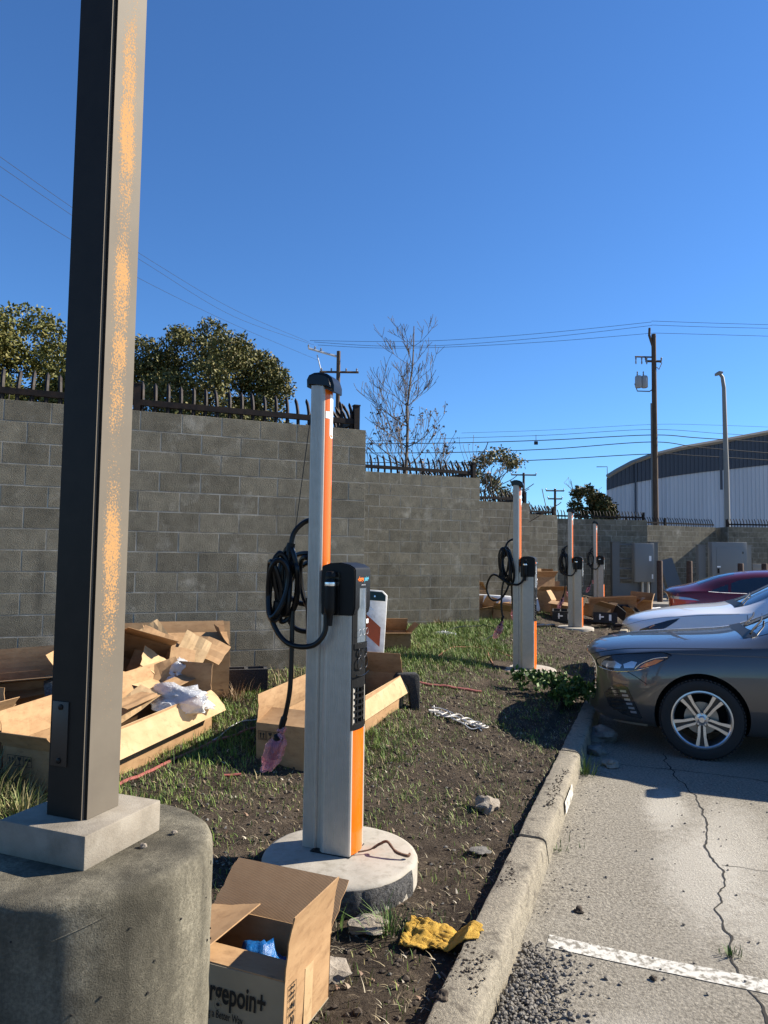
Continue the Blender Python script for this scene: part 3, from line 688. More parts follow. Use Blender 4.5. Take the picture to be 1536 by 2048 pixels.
# ------------------------------------------------------------ cardboard
def strip_flap(width, length, ang0, curl, th=.0045, n=5):
    # lies in local: hinge along x, starts at y=0 going -y (inwards) at angle 0 and turning up with the angle
    m = MB(); P = [(0.0, 0.0)]; a = ang0
    for k in range(n):
        a += curl / n; P.append((P[-1][0] - math.cos(R(a)) * length / n, P[-1][1] + math.sin(R(a)) * length / n))
    for side in (0, 1):
        for k, (py, pz) in enumerate(P):
            an = R(ang0 + curl * k / n); nx, nzv = math.sin(an), math.cos(an)
            for xx in (-width / 2, width / 2):
                xx2 = xx * (1 - .015 * (k == n)) + .004 * math.sin(k * 2.3 + xx * 40)
                m.v.append((xx2, py + nx * th * side, pz + nzv * th * side))
    K = n + 1; o = 2 * K
    for k in range(n):
        m.f += [(2 * k, 2 * k + 1, 2 * k + 3, 2 * k + 2), (o + 2 * k, o + 2 * k + 2, o + 2 * k + 3, o + 2 * k + 1), (2 * k, 2 * k + 2, o + 2 * k + 2, o + 2 * k), (2 * k + 1, o + 2 * k + 1, o + 2 * k + 3, 2 * k + 3)]
    m.f += [(0, o, o + 1, 1), (2 * n, 2 * n + 1, o + 2 * n + 1, o + 2 * n)]; m.mi = [0] * len(m.f); return m
def carton(label, loc, rz, dims, flaps, mats=('kraft', 'kraft'), tilt=(0, 0), sag=.0, name='cardboard_box', group='opened cartons'):
    Lx, Wy, Hz = dims; th = .005
    r = thing(name, label, 'box', loc, 0, group, rot=(R(tilt[0]), R(tilt[1]), rz))
    m = MB()
    m.bx(-Lx / 2, Lx / 2, -Wy / 2, Wy / 2, 0, th)
    def panel(p0, p1, nrm):
        k = 8; vs = []
        for s_ in (0, 1):
            for i in range(k + 1):
                for j in range(4):
                    u = i / k; z = th + (Hz - th) * j / 3; x = p0[0] + (p1[0] - p0[0]) * u; y = p0[1] + (p1[1] - p0[1]) * u
                    bul = sag * abs(nrm[0]) * math.sin(math.pi * u) * math.sin(math.pi * j / 3 * .8) + .004 * mnoise.noise(Vector((x * 7 + loc[0] * 5, y * 7, z * 7)))
                    bul *= (0 < i < k)
                    vs.append((x + nrm[0] * (bul - th * s_), y + nrm[1] * (bul - th * s_), z))
        o = (k + 1) * 4; fs = []
        for i in range(k):
            for j in range(3):
                a = i * 4 + j; fs += [(a, a + 4, a + 5, a + 1), (o + a, o + a + 1, o + a + 5, o + a + 4)]
            fs.append((i * 4 + 3, i * 4 + 7, o + i * 4 + 7, o + i * 4 + 3))
        m.add(vs, fs)
    hx, hy = Lx / 2, Wy / 2
    panel((-hx, -hy), (hx, -hy), (0, -1)); m.m = 1
    panel((hx, -hy + th), (hx, hy - th), (1, 0)); panel((hx, hy), (-hx, hy), (0, 1)); panel((-hx, hy - th), (-hx, -hy + th), (-1, 0))
    m.build('body', list(mats) if mats[0] != mats[1] else mats[0], r)
    for f in flaps:
        side, ang, fl = f[:3]; curl = f[3] if len(f) > 3 else 8; fm = f[4] if len(f) > 4 else mats[1]
        w = (Wy if 'x' in side else Lx) - .006
        o = strip_flap(w, fl, ang, curl).build('flap', fm, r)
        o.location = {'+y': (0, hy - .002, Hz), '-y': (0, -hy + .002, Hz), '+x': (hx - .002, 0, Hz), '-x': (-hx + .002, 0, Hz)}[side]
        o.rotation_euler = (0, 0, {'+y': 0, '-y': math.pi, '+x': -math.pi / 2, '-x': math.pi / 2}[side])
    return r
def symbols(parent, origin, ux, uy, nrm, size=.06, which='auv', name='handling_marks', m_='ink'):
    origin, ux, uy, nrm = Vector(origin), Vector(ux), Vector(uy), Vector(nrm); m = MB()
    def poly(pts): m.add([origin + ux * (p[0] * size) + uy * (p[1] * size) + nrm * .0045 for p in pts], [tuple(range(len(pts)))])
    def rect(x0, x1, y0, y1): poly([(x0, y0), (x1, y0), (x1, y1), (x0, y1)])
    for k, c in enumerate(which):
        o = k * 1.05
        for (a, b, c2, d) in [(0, 1, 0, .05), (0, 1, .95, 1), (0, .05, 0, 1), (.95, 1, 0, 1)]: rect(o + a, o + b, c2, d)
        if c == 'a':
            for q in (.3, .7): rect(o + q - .06, o + q + .06, .22, .6); poly([(o + q - .16, .58), (o + q + .16, .58), (o + q, .84)])
            rect(o + .15, o + .85, .12, .18)
        if c == 'u': poly([(o + .25, .86), (o + .75, .86), (o + .68, .6), (o + .5, .48), (o + .32, .6)]); rect(o + .46, o + .54, .2, .5); rect(o + .3, o + .7, .13, .2)
        if c == 'v':
            poly([(o + .5 + .36 * math.cos(q), .55 + .3 * math.sin(q)) for q in np.linspace(0, math.pi, 9)]); rect(o + .47, o + .53, .15, .56)
    return tag(m.build(name, m_, parent), kind='stuff')
def board(label, loc, rot, w, h, m_='kraft', fold=None, name='cardboard_sheet'):
    r = thing(name, label, 'cardboard', loc, 0, 'flattened cardboard', rot=rot)
    k = 8; vs = []
    for s_ in (0, 1):
        for i in range(k + 1):
            for j in range(5):
                u, v = i / k - .5, j / 4 - .5; z = .018 * mnoise.noise(Vector((u * 3 + loc[0], v * 3 + loc[1], 1))) + (abs(u) * -fold if fold else 0)
                vs.append((u * w + .004 * math.sin(j * 3), v * h, z + .005 * s_))
    o = (k + 1) * 5; fs = []
    for i in range(k):
        for j in range(4): a = i * 5 + j; fs += [(a, a + 1, a + 6, a + 5), (o + a, o + a + 5, o + a + 6, o + a + 1)]
    for i in range(k): fs += [(i * 5, i * 5 + 5, o + i * 5 + 5, o + i * 5), (i * 5 + 4, o + i * 5 + 4, o + i * 5 + 9, i * 5 + 9)]
    for j in range(4): fs += [(j, o + j, o + j + 1, j + 1), (k * 5 + j, k * 5 + j + 1, o + k * 5 + j + 1, o + k * 5 + j)]
    MB().add(vs, fs).build('sheet', m_, r); return r
def crumple(label, cat, loc, dims, m_, seed, name, sub=4, amp=.5, rz=0, group=None):
    bm = bmesh.new(); bmesh.ops.create_icosphere(bm, subdivisions=sub, radius=1)
    for v in bm.verts:
        p = v.co.copy(); d = 1 + amp * (mnoise.noise(p * 1.5 + Vector((seed, 0, 0))) + .6 * abs(mnoise.noise(p * 3.7 + Vector((0, seed, 0)))) - .25 * abs(mnoise.noise(p * 8 + Vector((0, 0, seed)))))
        v.co = Vector((p.x * d * dims[0], p.y * d * dims[1], max(p.z, -.35) * d * dims[2]))
    me = bpy.data.meshes.new(name); bm.to_mesh(me); bm.free(); me.materials.append(MATS[m_]); smooth_mesh(me, 55)
    o = link(name, me); o.location = loc; o.rotation_euler = (0, 0, rz); return tag(o, label, cat, group)

# corrugation showing through a liner
def corrugated():
    m = mat('kraft_corrugated', (.26, .15, .072), (.30, .18, .09), 9, .85); nt = m.node_tree; L = nt.links.new; b = nt.nodes['Principled BSDF']
    tc = _n(nt, 'ShaderNodeTexCoord'); wv = _n(nt, 'ShaderNodeTexWave', Scale=62.0, Distortion=.35); wv.bands_direction = 'X'; wv.wave_profile = 'SIN'
    L(tc.outputs['Object'], wv.inputs['Vector']); bp = _n(nt, 'ShaderNodeBump', Strength=.55, Distance=.003); L(wv.outputs['Fac'], bp.inputs['Height']); L(bp.outputs[0], b.inputs['Normal'])
corrugated()

# the lettered carton in front of the nearest pad
bx1 = carton('open carton with black lettering, beside the lamp footing in the foreground', (-.47, 2.56, .105), KANG, (.50, .345, .225),
             [('+y', 140, .20, 4, 'kraft_corrugated'), ('-x', 6, .215, 10), ('+x', 88, .20, 14), ('-y', -14, .16, 6)], mats=('carton_white', 'kraft'), tilt=(-1.5, .8))
rf = (math.pi / 2, 0, 0)
text('chargepoin+', 'lettering', 'ink', .096, bx1, (.046, -.1770, .146), rf, sx=.60, offset=.0017)
text('Driving a Better Way.', 'lettering', 'ink', .035, bx1, (.020, -.1770, .078), rf, sx=.60)
symbols(bx1, (.2515, -.145, .205), (0, 0, -1), (0, 1, 0), (1, 0, 0), .045, 'auv')
MB().bx(.2508, .2525, -.03, .03, .01, .20).build('tape', 'kraft_pale', bx1)
crumple('crumpled blue plastic bag inside the lettered foreground carton', 'plastic bag', (-.42, 2.60, .165), (.11, .09, .10), 'blue_film', 4, 'plastic_bag', 4, .6)

# the two long packing cartons
bxa = carton('long open carton behind the nearest charger, pale flap hanging over its side', (-.335, 5.86, .235), KANG + R(-1), (.41, 1.86, .31),
             [('+x', 238, .17, 14, 'kraft_pale'), ('-x', 70, .20, 30), ('-y', 12, .20, 10), ('+y', 70, .2)], tilt=(3.0, 0), sag=.02)
symbols(bxa, (-.185, -.9312, .20), (1, 0, 0), (0, 0, 1), (0, -1, 0), .062)
bxb = carton('long open carton at the left, plastic film spilling from it', (xy(1.5, 2.87)[0], xy(1.5, 2.87)[1], .235), KANG, (.43, 1.52, .335),
             [('+x', 214, .20, 20, 'kraft_pale'), ('-x', 95, .2, 10), ('-y', 122, .13, 6), ('+y', 86, .2, 20)], tilt=(4.0, 0), sag=.02)
symbols(bxb, (-.175, -.7617, .225), (1, 0, 0), (0, 0, 1), (0, -1, 0), .062)
hs_ = MB().box((-.04, -.762, .17), (.085, .003, .022)).build('hand_slot', 'kraft', bxb)
crumple('clear plastic film bunched at the far end of the left long carton', 'plastic film', (-1.52, 5.36, .58), (.16, .26, .12), 'clear_film', 9, 'plastic_film', 4, .55, R(65))
crumple('second wad of clear plastic film, behind the first in the left cartons', 'plastic film', (-1.62, 5.78, .70), (.13, .13, .11), 'clear_film', 13, 'plastic_film', 4, .5)
# pile against the wall at the left
carton('square-sided carton standing against the nearest wall, top torn open', (-1.74, 6.50, .40), R(20), (.66, .36, .45), [('+x', 40, .2, 30), ('-y', 24, .22), ('+y', 100, .2, 10), ('-x', 110, .2)], sag=.02)
board('large flat cardboard sheet leaning on the nearest wall behind the cartons', (-2.05, 6.93, .70), (R(80), 0, R(21)), 1.15, .62)
carton('tilted carton on top of the left pile, its mouth towards the camera', (-2.05, 5.86, .66), R(28), (.42, .36, .30), [('+x', 165, .20, 10), ('-y', 150, .17, 5, 'kraft_pale'), ('+y', 60, .2), ('-x', 100, .2)], tilt=(48, 18))
board('stiff cardboard panel propped slantwise on the left pile', (-1.60, 5.98, .82), (R(58), R(28), R(18)), .24, .40, 'kraft_pale')
board('brown cardboard panel slanting over the left long carton', (-1.90, 5.95, .84), (R(55), R(24), R(22)), .30, .44, 'kraft')
board('narrow torn cardboard strip along the top of the left long carton', (-1.66, 5.30, .66), (R(10), R(-6), R(70)), .80, .14)
carton('wide carton at the far left with a long flap hanging forward', (-2.72, 5.20, .30), R(12), (.95, .50, .46), [('-y', 160, .22, 14), ('+y', 95, .18), ('-x', 80, .2), ('+x', 50, .2, 10)], tilt=(0, -4))
carton('small dark-mouthed carton at the far left edge, below the wide one', (-2.72, 4.60, .25), R(-14), (.42, .40, .33), [('-y', 130, .18), ('+x', 120, .18, 10), ('+y', 80, .2)], group='opened cartons')
board('torn brown cardboard flap lying across the far left cartons', (-2.35, 5.05, .74), (R(24), R(-10), R(20)), .75, .20)
board('small bent cardboard scrap at the left edge of the pile', (-2.62, 4.72, .66), (R(30), R(20), R(-12)), .34, .24)
carton('small upended carton squeezed between the long carton and the wall pile', (-2.18, 5.45, .46), R(-24), (.34, .30, .30), [('-y', 140, .16, 10), ('+x', 70, .15), ('+y', 110, .16), ('-x', 150, .14)], tilt=(26, -12))
board('pale square cardboard flap sticking up at the top of the left pile', (-1.98, 6.12, .93), (R(62), R(-30), R(34)), .30, .26, 'kraft_pale')
board('pale torn cardboard corner leaning on the tilted carton', (-1.80, 5.70, .80), (R(48), R(34), R(40)), .26, .20, 'kraft_pale')
board('folded cardboard sheet slumped over the square-sided carton', (-1.56, 6.22, .88), (R(30), R(12), R(-8)), .42, .26, 'kraft', .10)
board('cream cardboard flap lying inside the left long carton near the film', (-1.78, 5.12, .60), (R(16), R(-20), R(62)), .40, .20, 'kraft_pale')
board('ragged cardboard strip under the slanting panels', (-1.78, 5.62, .70), (R(70), R(-18), R(30)), .42, .20, 'kraft')
# grey foam corner in that pile
fo = MB().prism([(0, 0), (.16, 0), (.20, .05), (.19, .16), (.10, .20), (0, .17)], 0, .08, 'y'); fo_ = fo.build('foam_block', 'foam_grey', bevel=.006)
fo_.location = (-2.30, 4.95, .60); fo_.rotation_euler = (R(12), R(-8), R(24)); tag(fo_, 'speckled grey foam block poking out of the left cartons', 'foam')
# foam arch at the end of the long carton
fa_ = MB().prism([(-.11, 0), (-.11, .30), (-.08, .335), (.10, .335), (.125, .30), (.125, 0), (.045, 0), (.03, .14), (.02, .22), (-.02, .25), (-.05, .22), (-.05, 0)], -.05, .05, 'y').build('foam_corner', 'foam_dark', bevel=.012)
fa_.location = (.22, 6.62, .27); fa_.rotation_euler = (0, 0, R(8)); tag(fa_, 'black foam arch standing at the far end of the long carton', 'foam')
# black concrete block by the wall
def cinder(label, loc, rz, m_='foam_dark'):
    m = MB(); a, b, c = .39, .19, .19; w = .033
    m.bx(-a / 2, a / 2, -b / 2, -b / 2 + w, 0, c); m.bx(-a / 2, a / 2, b / 2 - w, b / 2, 0, c)
    for x in (-a / 2, -w / 2, a / 2 - w): m.bx(x, x + w, -b / 2 + w, b / 2 - w, .001, c - .001)
    o = m.build('cinder_block', m_); o.location = loc; o.rotation_euler = (0, 0, rz); return tag(o, label, 'cinder block')
cinder('black hollow block lying by the foot of the nearest wall', (-1.27, 6.72, .425), R(14))
# beyond the nearest charger
carton('small open carton on the grass behind the striped barricade', (.17, 9.50, .42), R(8), (.36, .34, .26), [('-x', 110, .16), ('+y', 40, .20, 30), ('+x', 130, .16), ('-y', 170, .14)])
board('flattened strip of cardboard on the grass beside the small carton', (.40, 9.15, .43), (R(4), R(3), R(24)), .62, .17)
FAR = [('crushed carton at the left of the far heap, behind the second charger', (1.93, 14.25, .44), 30, (.42, .35, .26), [('+x', 120, .2), ('-y', 150, .2), ('+y', 70, .2)], (8, -6)),
       ('torn carton lying lowest in the far heap by the second charger', (2.42, 14.15, .42), -20, (.46, .30, .20), [('+x', 160, .2), ('-y', 140, .2), ('-x', 60, .2)], (-8, 8)),
       ('upright brown carton at the back of the far heap near the wall edge', (1.95, 15.2, .46), 15, (.42, .35, .52), [('+x', 60, .2), ('+y', 90, .2), ('-y', 30, .2)], (0, 0)),
       ('pale carton with a bent lid in the far heap, right of the torn one', (2.70, 14.75, .45), 50, (.40, .34, .30), [('+x', 150, .24), ('-y', 120, .2)], (6, 0)),
       ('large carton right of the second charger, at the bottom of two', (4.02, 17.3, .40), 10, (.80, .55, .52), [('-y', 150, .25), ('+y', 80, .2)], (0, 0)),
       ('upper carton stacked on the large one right of the second charger', (3.80, 17.45, .93), 24, (.62, .48, .30), [('-y', 130, .2), ('+y', 100, .2), ('+x', 70, .2)], (0, 0)),
       ('carton with splayed yellow flaps left of the third charger', (4.15, 16.45, .36), -28, (.50, .42, .34), [('-y', 185, .30), ('+x', 140, .25), ('-x', 120, .25)], (0, 6)),
       ('carton just right of the third charger, leaning over', (4.85, 16.3, .34), 20, (.46, .36, .28), [('+x', 130, .24), ('-y', 150, .2)], (0, 14)),
       ('long carton lid lying open right of the third charger', (5.45, 16.9, .36), -12, (1.05, .40, .24), [('-y', 110, .22), ('+y', 100, .2), ('+x', 140, .25)], (0, -4)),
       ('brown carton at the right end of the rubbish row', (6.15, 17.1, .34), -24, (.52, .40, .36), [('-y', 160, .22), ('+y', 80, .2), ('+x', 95, .2)], (0, 4)),
       ('low carton piece in front of the rubbish row', (5.75, 16.15, .30), 30, (.50, .28, .14), [('+x', 150, .2), ('-x', 140, .2)], (6, 10))]
for lb, lc, rz_, dm, fl_, tl in FAR: carton(lb, lc, R(rz_), dm, fl_, tilt=tl, group='far cartons by the chargers')
fs_ = MB().box((0, 0, 0), (.75, .10, .16)).build('foam_strip', 'foam_white', bevel=.01); fs_.location = (2.30, 14.9, .82); fs_.rotation_euler = (0, R(3), R(8)); tag(fs_, 'white foam strip lying on the far heap', 'foam')
def crate(label, loc, rz, tl=0):
    r = thing('black_tray', label, 'tray', loc, 0, 'black packing trays', rot=(R(tl), 0, rz)); m = MB()
    m.bx(-.25, .25, -.17, .17, 0, .02)
    for x in (-.25, -.09, .07, .23): m.bx(x, x + .02, -.17, .17, .02, .22)
    for y in (-.17, .15): m.bx(-.23, .23, y, y + .02, .0205, .2195)
    m.build('frame', 'foam_dark', r)
    mk = MB(); mk.box((-.08, -.1715, .12), (.10, .002, .03)); mk.box((-.11, -.1716, .12), (.03, .002, .12)); mk.box((.10, -.1715, .11), (.05, .002, .13)); mk.build('white_mark', 'white_vinyl', r); return r
crate('black tray with white marks, left of the third charger foot', (4.0, 15.75, .33), R(-15), 6)
crate('black tray with white marks, right of the third charger foot', (4.86, 15.6, .30), R(-18), -4)
crate('black tray tipped up inside the rubbish row', (5.62, 16.55, .36), R(30), 30)
crumple('white plastic bag behind the second charger column', 'plastic bag', (3.32, 16.6, .62), (.28, .25, .34), 'foam_white', 21, 'plastic_bag', 3, .4)
crumple('white plastic bag at the right end of the rubbish row', 'plastic bag', (7.0, 18.4, .30), (.40, .28, .16), 'foam_white', 25, 'plastic_bag', 3, .4)
crumple('scrap of pale film on the grass before the second wall', 'plastic bag', (.95, 11.3, .43), (.16, .09, .08), 'clear_film', 28, 'plastic_scrap', 3, .5)

# ------------------------------------------------------------ barricade panel
bp_ = thing('barricade', 'white and orange striped barricade panel leaning behind the nearest charger', 'barricade', (-.150, 7.02, .40), 0, rot=(R(-7), R(4), R(8)))
m = MB().prism([(-.15, 0), (.15, 0), (.15, .90), (.10, .945), (-.10, .945), (-.15, .90)], -.022, .022, 'y'); m.build('panel', 'barricade_white', bp_, bevel=.008)
def slant(z0, h): return [(-.118, z0), (.10, z0 - .17), (.10, z0 - .17 + h), (-.118, z0 + h)]
for z0 in (.20, .56): MB().prism(slant(z0, .19), -.0245, -.0225, 'y').build('orange_stripe', 'barricade_orange', bp_)
MB().prism([(-.13, .84), (.13, .84), (.13, .895), (.09, .93), (-.09, .93), (-.13, .895)], -.0250, -.0226, 'y').build('top_plate', 'barricade_green', bp_)
MB().lathe([(.009, -.0255), (.009, -.027), (0, -.0275)], 10, (.02, 0, .882), 'y').build('rivet', 'alu_bright', bp_)
MB().prism([(-.03, .79), (-.01, .765), (.03, .74), (.0, .745), (-.04, .77), (-.05, .80), (-.03, .82)], -.0246, -.0228, 'y').build('leaf_mark', 'white_vinyl', bp_)
MB().add([(.05, -.03, .30), (.12, -.034, .30), (.10, -.05, .12), (.03, -.04, .10), (.07, -.06, .04), (.02, -.03, .02)], [(0, 1, 2, 3), (3, 2, 4, 5)]).build('tape', 'tape_yellow', bp_)

# ------------------------------------------------------------ cars
def evaluated(o):
    dg = bpy.context.evaluated_depsgraph_get(); dg.update()
    return bpy.data.meshes.new_from_object(o.evaluated_get(dg))
ROWS = [  # x, zb, W, (y3,z3), (y4,z4), (y5,z5), (y6,z6), (y7,z7), z8
    (.00, .30, .58, (.60, .48), (.585, .62), (.54, .70), (.40, .745), (.2, .76), .765),
    (.05, .23, .74, (.76, .46), (.745, .66), (.69, .77), (.50, .825), (.25, .842), .848),
    (.18, .19, .845, (.86, .47), (.845, .69), (.785, .82), (.57, .872), (.28, .892), .898),
    (.45, .18, .90, (.912, .50), (.90, .73), (.835, .862), (.61, .918), (.30, .938), .944),
    (.80, .17, .915, (.930, .53), (.92, .77), (.860, .895), (.63, .957), (.31, .975), .980),
    (1.15, .17, .92, (.932, .55), (.922, .79), (.868, .920), (.64, .985), (.31, 1.002), 1.006),
    (1.42, .17, .92, (.932, .56), (.922, .80), (.872, .940), (.69, 1.012), (.34, 1.035), 1.040),
    (1.75, .17, .92, (.932, .56), (.922, .81), (.874, .955), (.745, 1.10), (.43, 1.185), 1.205),
    (2.10, .17, .92, (.932, .56), (.922, .82), (.875, .968), (.718, 1.235), (.51, 1.365), 1.388),
    (2.42, .17, .92, (.932, .56), (.922, .83), (.875, .975), (.702, 1.285), (.53, 1.435), 1.462),
    (2.90, .17, .92, (.932, .56), (.922, .84), (.875, .982), (.702, 1.295), (.53, 1.450), 1.478),
    (3.40, .17, .92, (.932, .57), (.922, .85), (.875, .988), (.692, 1.270), (.51, 1.412), 1.438),
    (3.85, .18, .92, (.930, .58), (.920, .86), (.870, .995), (.680, 1.185), (.47, 1.285), 1.305),
    (4.25, .20, .91, (.920, .60), (.910, .87), (.855, 1.00), (.640, 1.085), (.40, 1.120), 1.130),
    (4.52, .22, .89, (.900, .61), (.885, .87), (.825, .995), (.580, 1.050), (.32, 1.065), 1.070),
    (4.76, .26, .83, (.845, .62), (.830, .86), (.765, .960), (.550, 1.010), (.30, 1.025), 1.030),
    (4.86, .36, .66, (.680, .62), (.665, .80), (.620, .885), (.450, .920), (.22, .930), .932)]
def make_body(rows, L_, fb=.34, rb=.24, hs=1.0):
    m = MB(); secs = []
    for (x, zb, W, p3, p4, p5, p6, p7, z8) in rows:
        half = [(0, zb), (W * .80, zb), (W * .975, zb + .07), p3, p4, p5, p6, p7, (0, z8)]
        ring = half + [(-y, z) for y, z in half[1:-1]][::-1]
        row = []
        for y, z in ring:
            k = (abs(y) / .93) ** 2.3
            bow = fb * max(0, 1 - x / .95) ** 1.2 * k - rb * max(0, 1 - (L_ - x) / .8) * k
            row.append((x + bow, y, z * hs))
        secs.append(row)
    n = len(secs[0])
    for r_ in secs: m.v += r_
    for i in range(len(secs) - 1):
        for j in range(n): m.f.append((i * n + j, i * n + (j + 1) % n, (i + 1) * n + (j + 1) % n, (i + 1) * n + j))
    for base in (0, (len(secs) - 1) * n):
        h = n // 2
        for j in range(1, h): m.f.append((base + j, base + j + 1, base + n - j - 1, base + n - j) if j < h - 1 else (base + j, base + h, base + n - j))
        m.f.append((base, base + 1, base + n - 1))
    m.mi = [0] * len(m.f); return m
def car(name, label, loc, rz, rows, paint, L_, axles, spec):
    root = thing(name, label, 'car', loc, rz)
    m = make_body(rows, L_, **spec.get('shape', {})); me = m.mesh('body', paint)
    me.materials.append(MATS['seam'])
    bm = bmesh.new(); bm.from_mesh(me); bmesh.ops.remove_doubles(bm, verts=bm.verts, dist=1e-5)
    cl = bm.edges.layers.float.new('crease_edge')
    n = 16
    for e in bm.edges:
        a, b = e.verts
        if abs(a.co.x - b.co.x) > .05 and all(abs(v.co.y) > .75 and (.81 if v.co.x < 1.5 else .9) < v.co.z < 1.06 for v in (a, b)): e[cl] = .9
    bm.to_mesh(me); bm.free()
    o = link('tmp_body', me); md = o.modifiers.new('s', 'SUBSURF'); md.levels = 3; md.render_levels = 3
    tr = axles['r']
    cyl = MB()
    for ax in axles['x']: 
        cyl.lathe([(tr + .038, .60), (tr + .038, 1.3)], 56, (ax, 0, tr + .012), 'y'); cyl.lathe([(tr + .038, -1.3), (tr + .038, -.60)], 56, (ax, 0, tr + .012), 'y')
    cm = cyl.mesh('cut', 'seam'); co = link('tmp_cut', cm)
    bo = o.modifiers.new('b', 'BOOLEAN'); bo.operation = 'DIFFERENCE'; bo.object = co; bo.solver = 'EXACT'
    try: bo.material_mode = 'TRANSFER'
    except Exception: pass
    bme = evaluated(o); bpy.data.objects.remove(o); bpy.data.objects.remove(co)
    smooth_mesh(bme, 38); body = link('body', bme, root)
    bm = bmesh.new(); bm.from_mesh(bme); tree = BVHTree.FromBMesh(bm); bm.free()
    def cast(p, side):
        a, b = p
        org, d = {'L': ((a, -3, b), (0, 1, 0)), 'R': ((a, 3, b), (0, -1, 0)), 'F': ((-3, a, b), (1, 0, 0)), 'B': ((9, a, b), (-1, 0, 0)), 'T': ((a, b, 4), (0, 0, -1))}[side]
        h = tree.ray_cast(Vector(org), Vector(d))
        return (h[0], h[1] if h[1].dot(Vector(d)) < 0 else -h[1]) if h[0] is not None else (None, None)
    def patch(nm, poly, side, m_, off=.004, parent=None, cuts=4):
        bm = bmesh.new(); vs = [bm.verts.new((p[0], p[1], 0)) for p in poly]; f = bm.faces.new(vs)
        bmesh.ops.triangulate(bm, faces=[f])
        for _ in range(2): bmesh.ops.subdivide_edges(bm, edges=bm.edges, cuts=cuts - 2, use_grid_fill=True); bmesh.ops.triangulate(bm, faces=bm.faces)
        dead = []
        for v in bm.verts:
            h, nn = cast((v.co.x, v.co.y), side)
            if h is None: dead.append(v)
            else: v.co = h + nn * off
        bmesh.ops.delete(bm, geom=dead, context='VERTS'); bmesh.ops.recalc_face_normals(bm, faces=bm.faces)
        pm = bpy.data.meshes.new(nm); bm.to_mesh(pm); bm.free(); pm.materials.append(MATS[m_]); smooth_mesh(pm, 60); return link(nm, pm, parent or root)
    def line(nm, pts, side, m_, r_=.003, off=.0005, n_=8, parent=None):
        P = spline([(p[0], p[1], 0) for p in pts], n_); Q = []
        for p in P:
            h, nn = cast((p.x, p.y), side)
            if h is not None: Q.append(h + nn * off)
        return MB().tube(Q, r_, 6).build(nm, m_, parent or root, smooth=True) if len(Q) > 2 else None
    def both(fn, nm, poly, *a, **k):
        o1 = fn(nm, poly, 'L', *a, **k); o2 = fn(nm, poly, 'R', *a, **{q: w for q, w in k.items() if q != 'parent'}); return o1, o2
    spec['detail'](root, patch, line, both)
    # wheels
    wm = wheel_meshes(tr, spec.get('rim', 'rim'))
    for ax in axles['x']:
        for sgn in (-1, 1):
            w = link('wheel', wm['tyre'], root); w.location = (ax, sgn * (axles['w']), tr); w.rotation_euler = (0, axles.get('spin', .3), 0 if sgn < 0 else math.pi)
            for k in ('rim', 'brake_disc', 'hub_cap'): link(k, wm[k], w)
            for q in range(5):
                s_ = link('spoke', wm['spoke'], w); s_.rotation_euler = (0, q * 2 * math.pi / 5, 0)
    return root
_WM = {}
def wheel_meshes(r, rim):
    key = (round(r, 3), rim)
    if key in _WM: return _WM[key]
    ri = r * .715; W = {}
    m = MB(); prof = [(ri - .006, .05), (ri, .092), (ri + .012, .100), (r - .045, .106), (r - .014, .098), (r - .002, .080), (r, .05), (r, 0), (r, -.05), (r - .002, -.08), (r - .014, -.098), (r - .045, -.104), (ri, -.09), (ri - .006, -.05)]
    m.lathe([(a, -b) for a, b in prof], 64, (0, 0, 0), 'y', False)
    for k in range(64):                           # tread blocks on the shoulder
        q = 2 * math.pi * k / 64; rot = Matrix.Rotation(-q, 3, 'Y')
        m.box(rot @ Vector((r - .002, -.083, 0)), (.010, .030, .019), rot); m.box(rot @ Vector((r - .002, .083, 0)), (.010, .030, .019), rot)
    W['tyre'] = m.mesh('tyre', 'tyre', True)
    W['rim'] = MB().lathe([(ri + .002, -.098), (ri - .010, -.100), (ri - .020, -.092), (ri - .026, -.06), (ri - .03, .08), (ri - .001, .09)], 64, (0, 0, 0), 'y', False).mesh('rim', 'rim', True)
    W['brake_disc'] = MB().lathe([(.0, -.012), (.135, -.012), (.135, .0), (0, .0)], 48, (0, 0, 0), 'y').mesh('brake_disc', 'disc', True)
    sp = MB()
    for sg in (-1, 1):
        a = [(.030, .020 * sg), (.050, .046 * sg), (.10, .030 * sg), (ri - .02, .062 * sg), (ri - .016, .022 * sg), (.12, .009 * sg)]
        pts = [(.045, .010 * sg), (.06, .030 * sg), (ri * .6, .034 * sg), (ri - .016, .052 * sg), (ri - .014, .022 * sg), (ri * .55, .012 * sg)]
        k = len(pts); vs = []
        for (u, v) in pts: vs.append((u, -.082 - .012 * (u / ri), v))
        for (u, v) in pts: vs.append((u, -.055, v))
        sp.add(vs, [tuple(range(k)), tuple(range(k, 2 * k))[::-1]] + [(i, (i + 1) % k, k + (i + 1) % k, k + i) for i in range(k)])
    sp.m = 1; sp.add([(.04, -.066, -.014), (ri - .02, -.072, -.030), (ri - .02, -.072, .030), (.04, -.066, .014)], [(0, 1, 2, 3)])
    W['spoke'] = sp.mesh('spoke', ['rim', 'rim_dark'])
    hc = MB().lathe([(0, -.100), (.022, -.100), (.029, -.094), (.031, -.08), (.052, -.076), (.06, -.055), (.06, -.03)], 32, (0, 0, 0), 'y')
    for k in range(5): q = 2 * math.pi * (k + .5) / 5; hc.lathe([(.0, -.083), (.008, -.083), (.009, -.06)], 10, (.047 * math.cos(q), 0, .047 * math.sin(q)), 'y')
    W['hub_cap'] = hc.mesh('hub_cap', rim, True)
    _WM[key] = W; return W
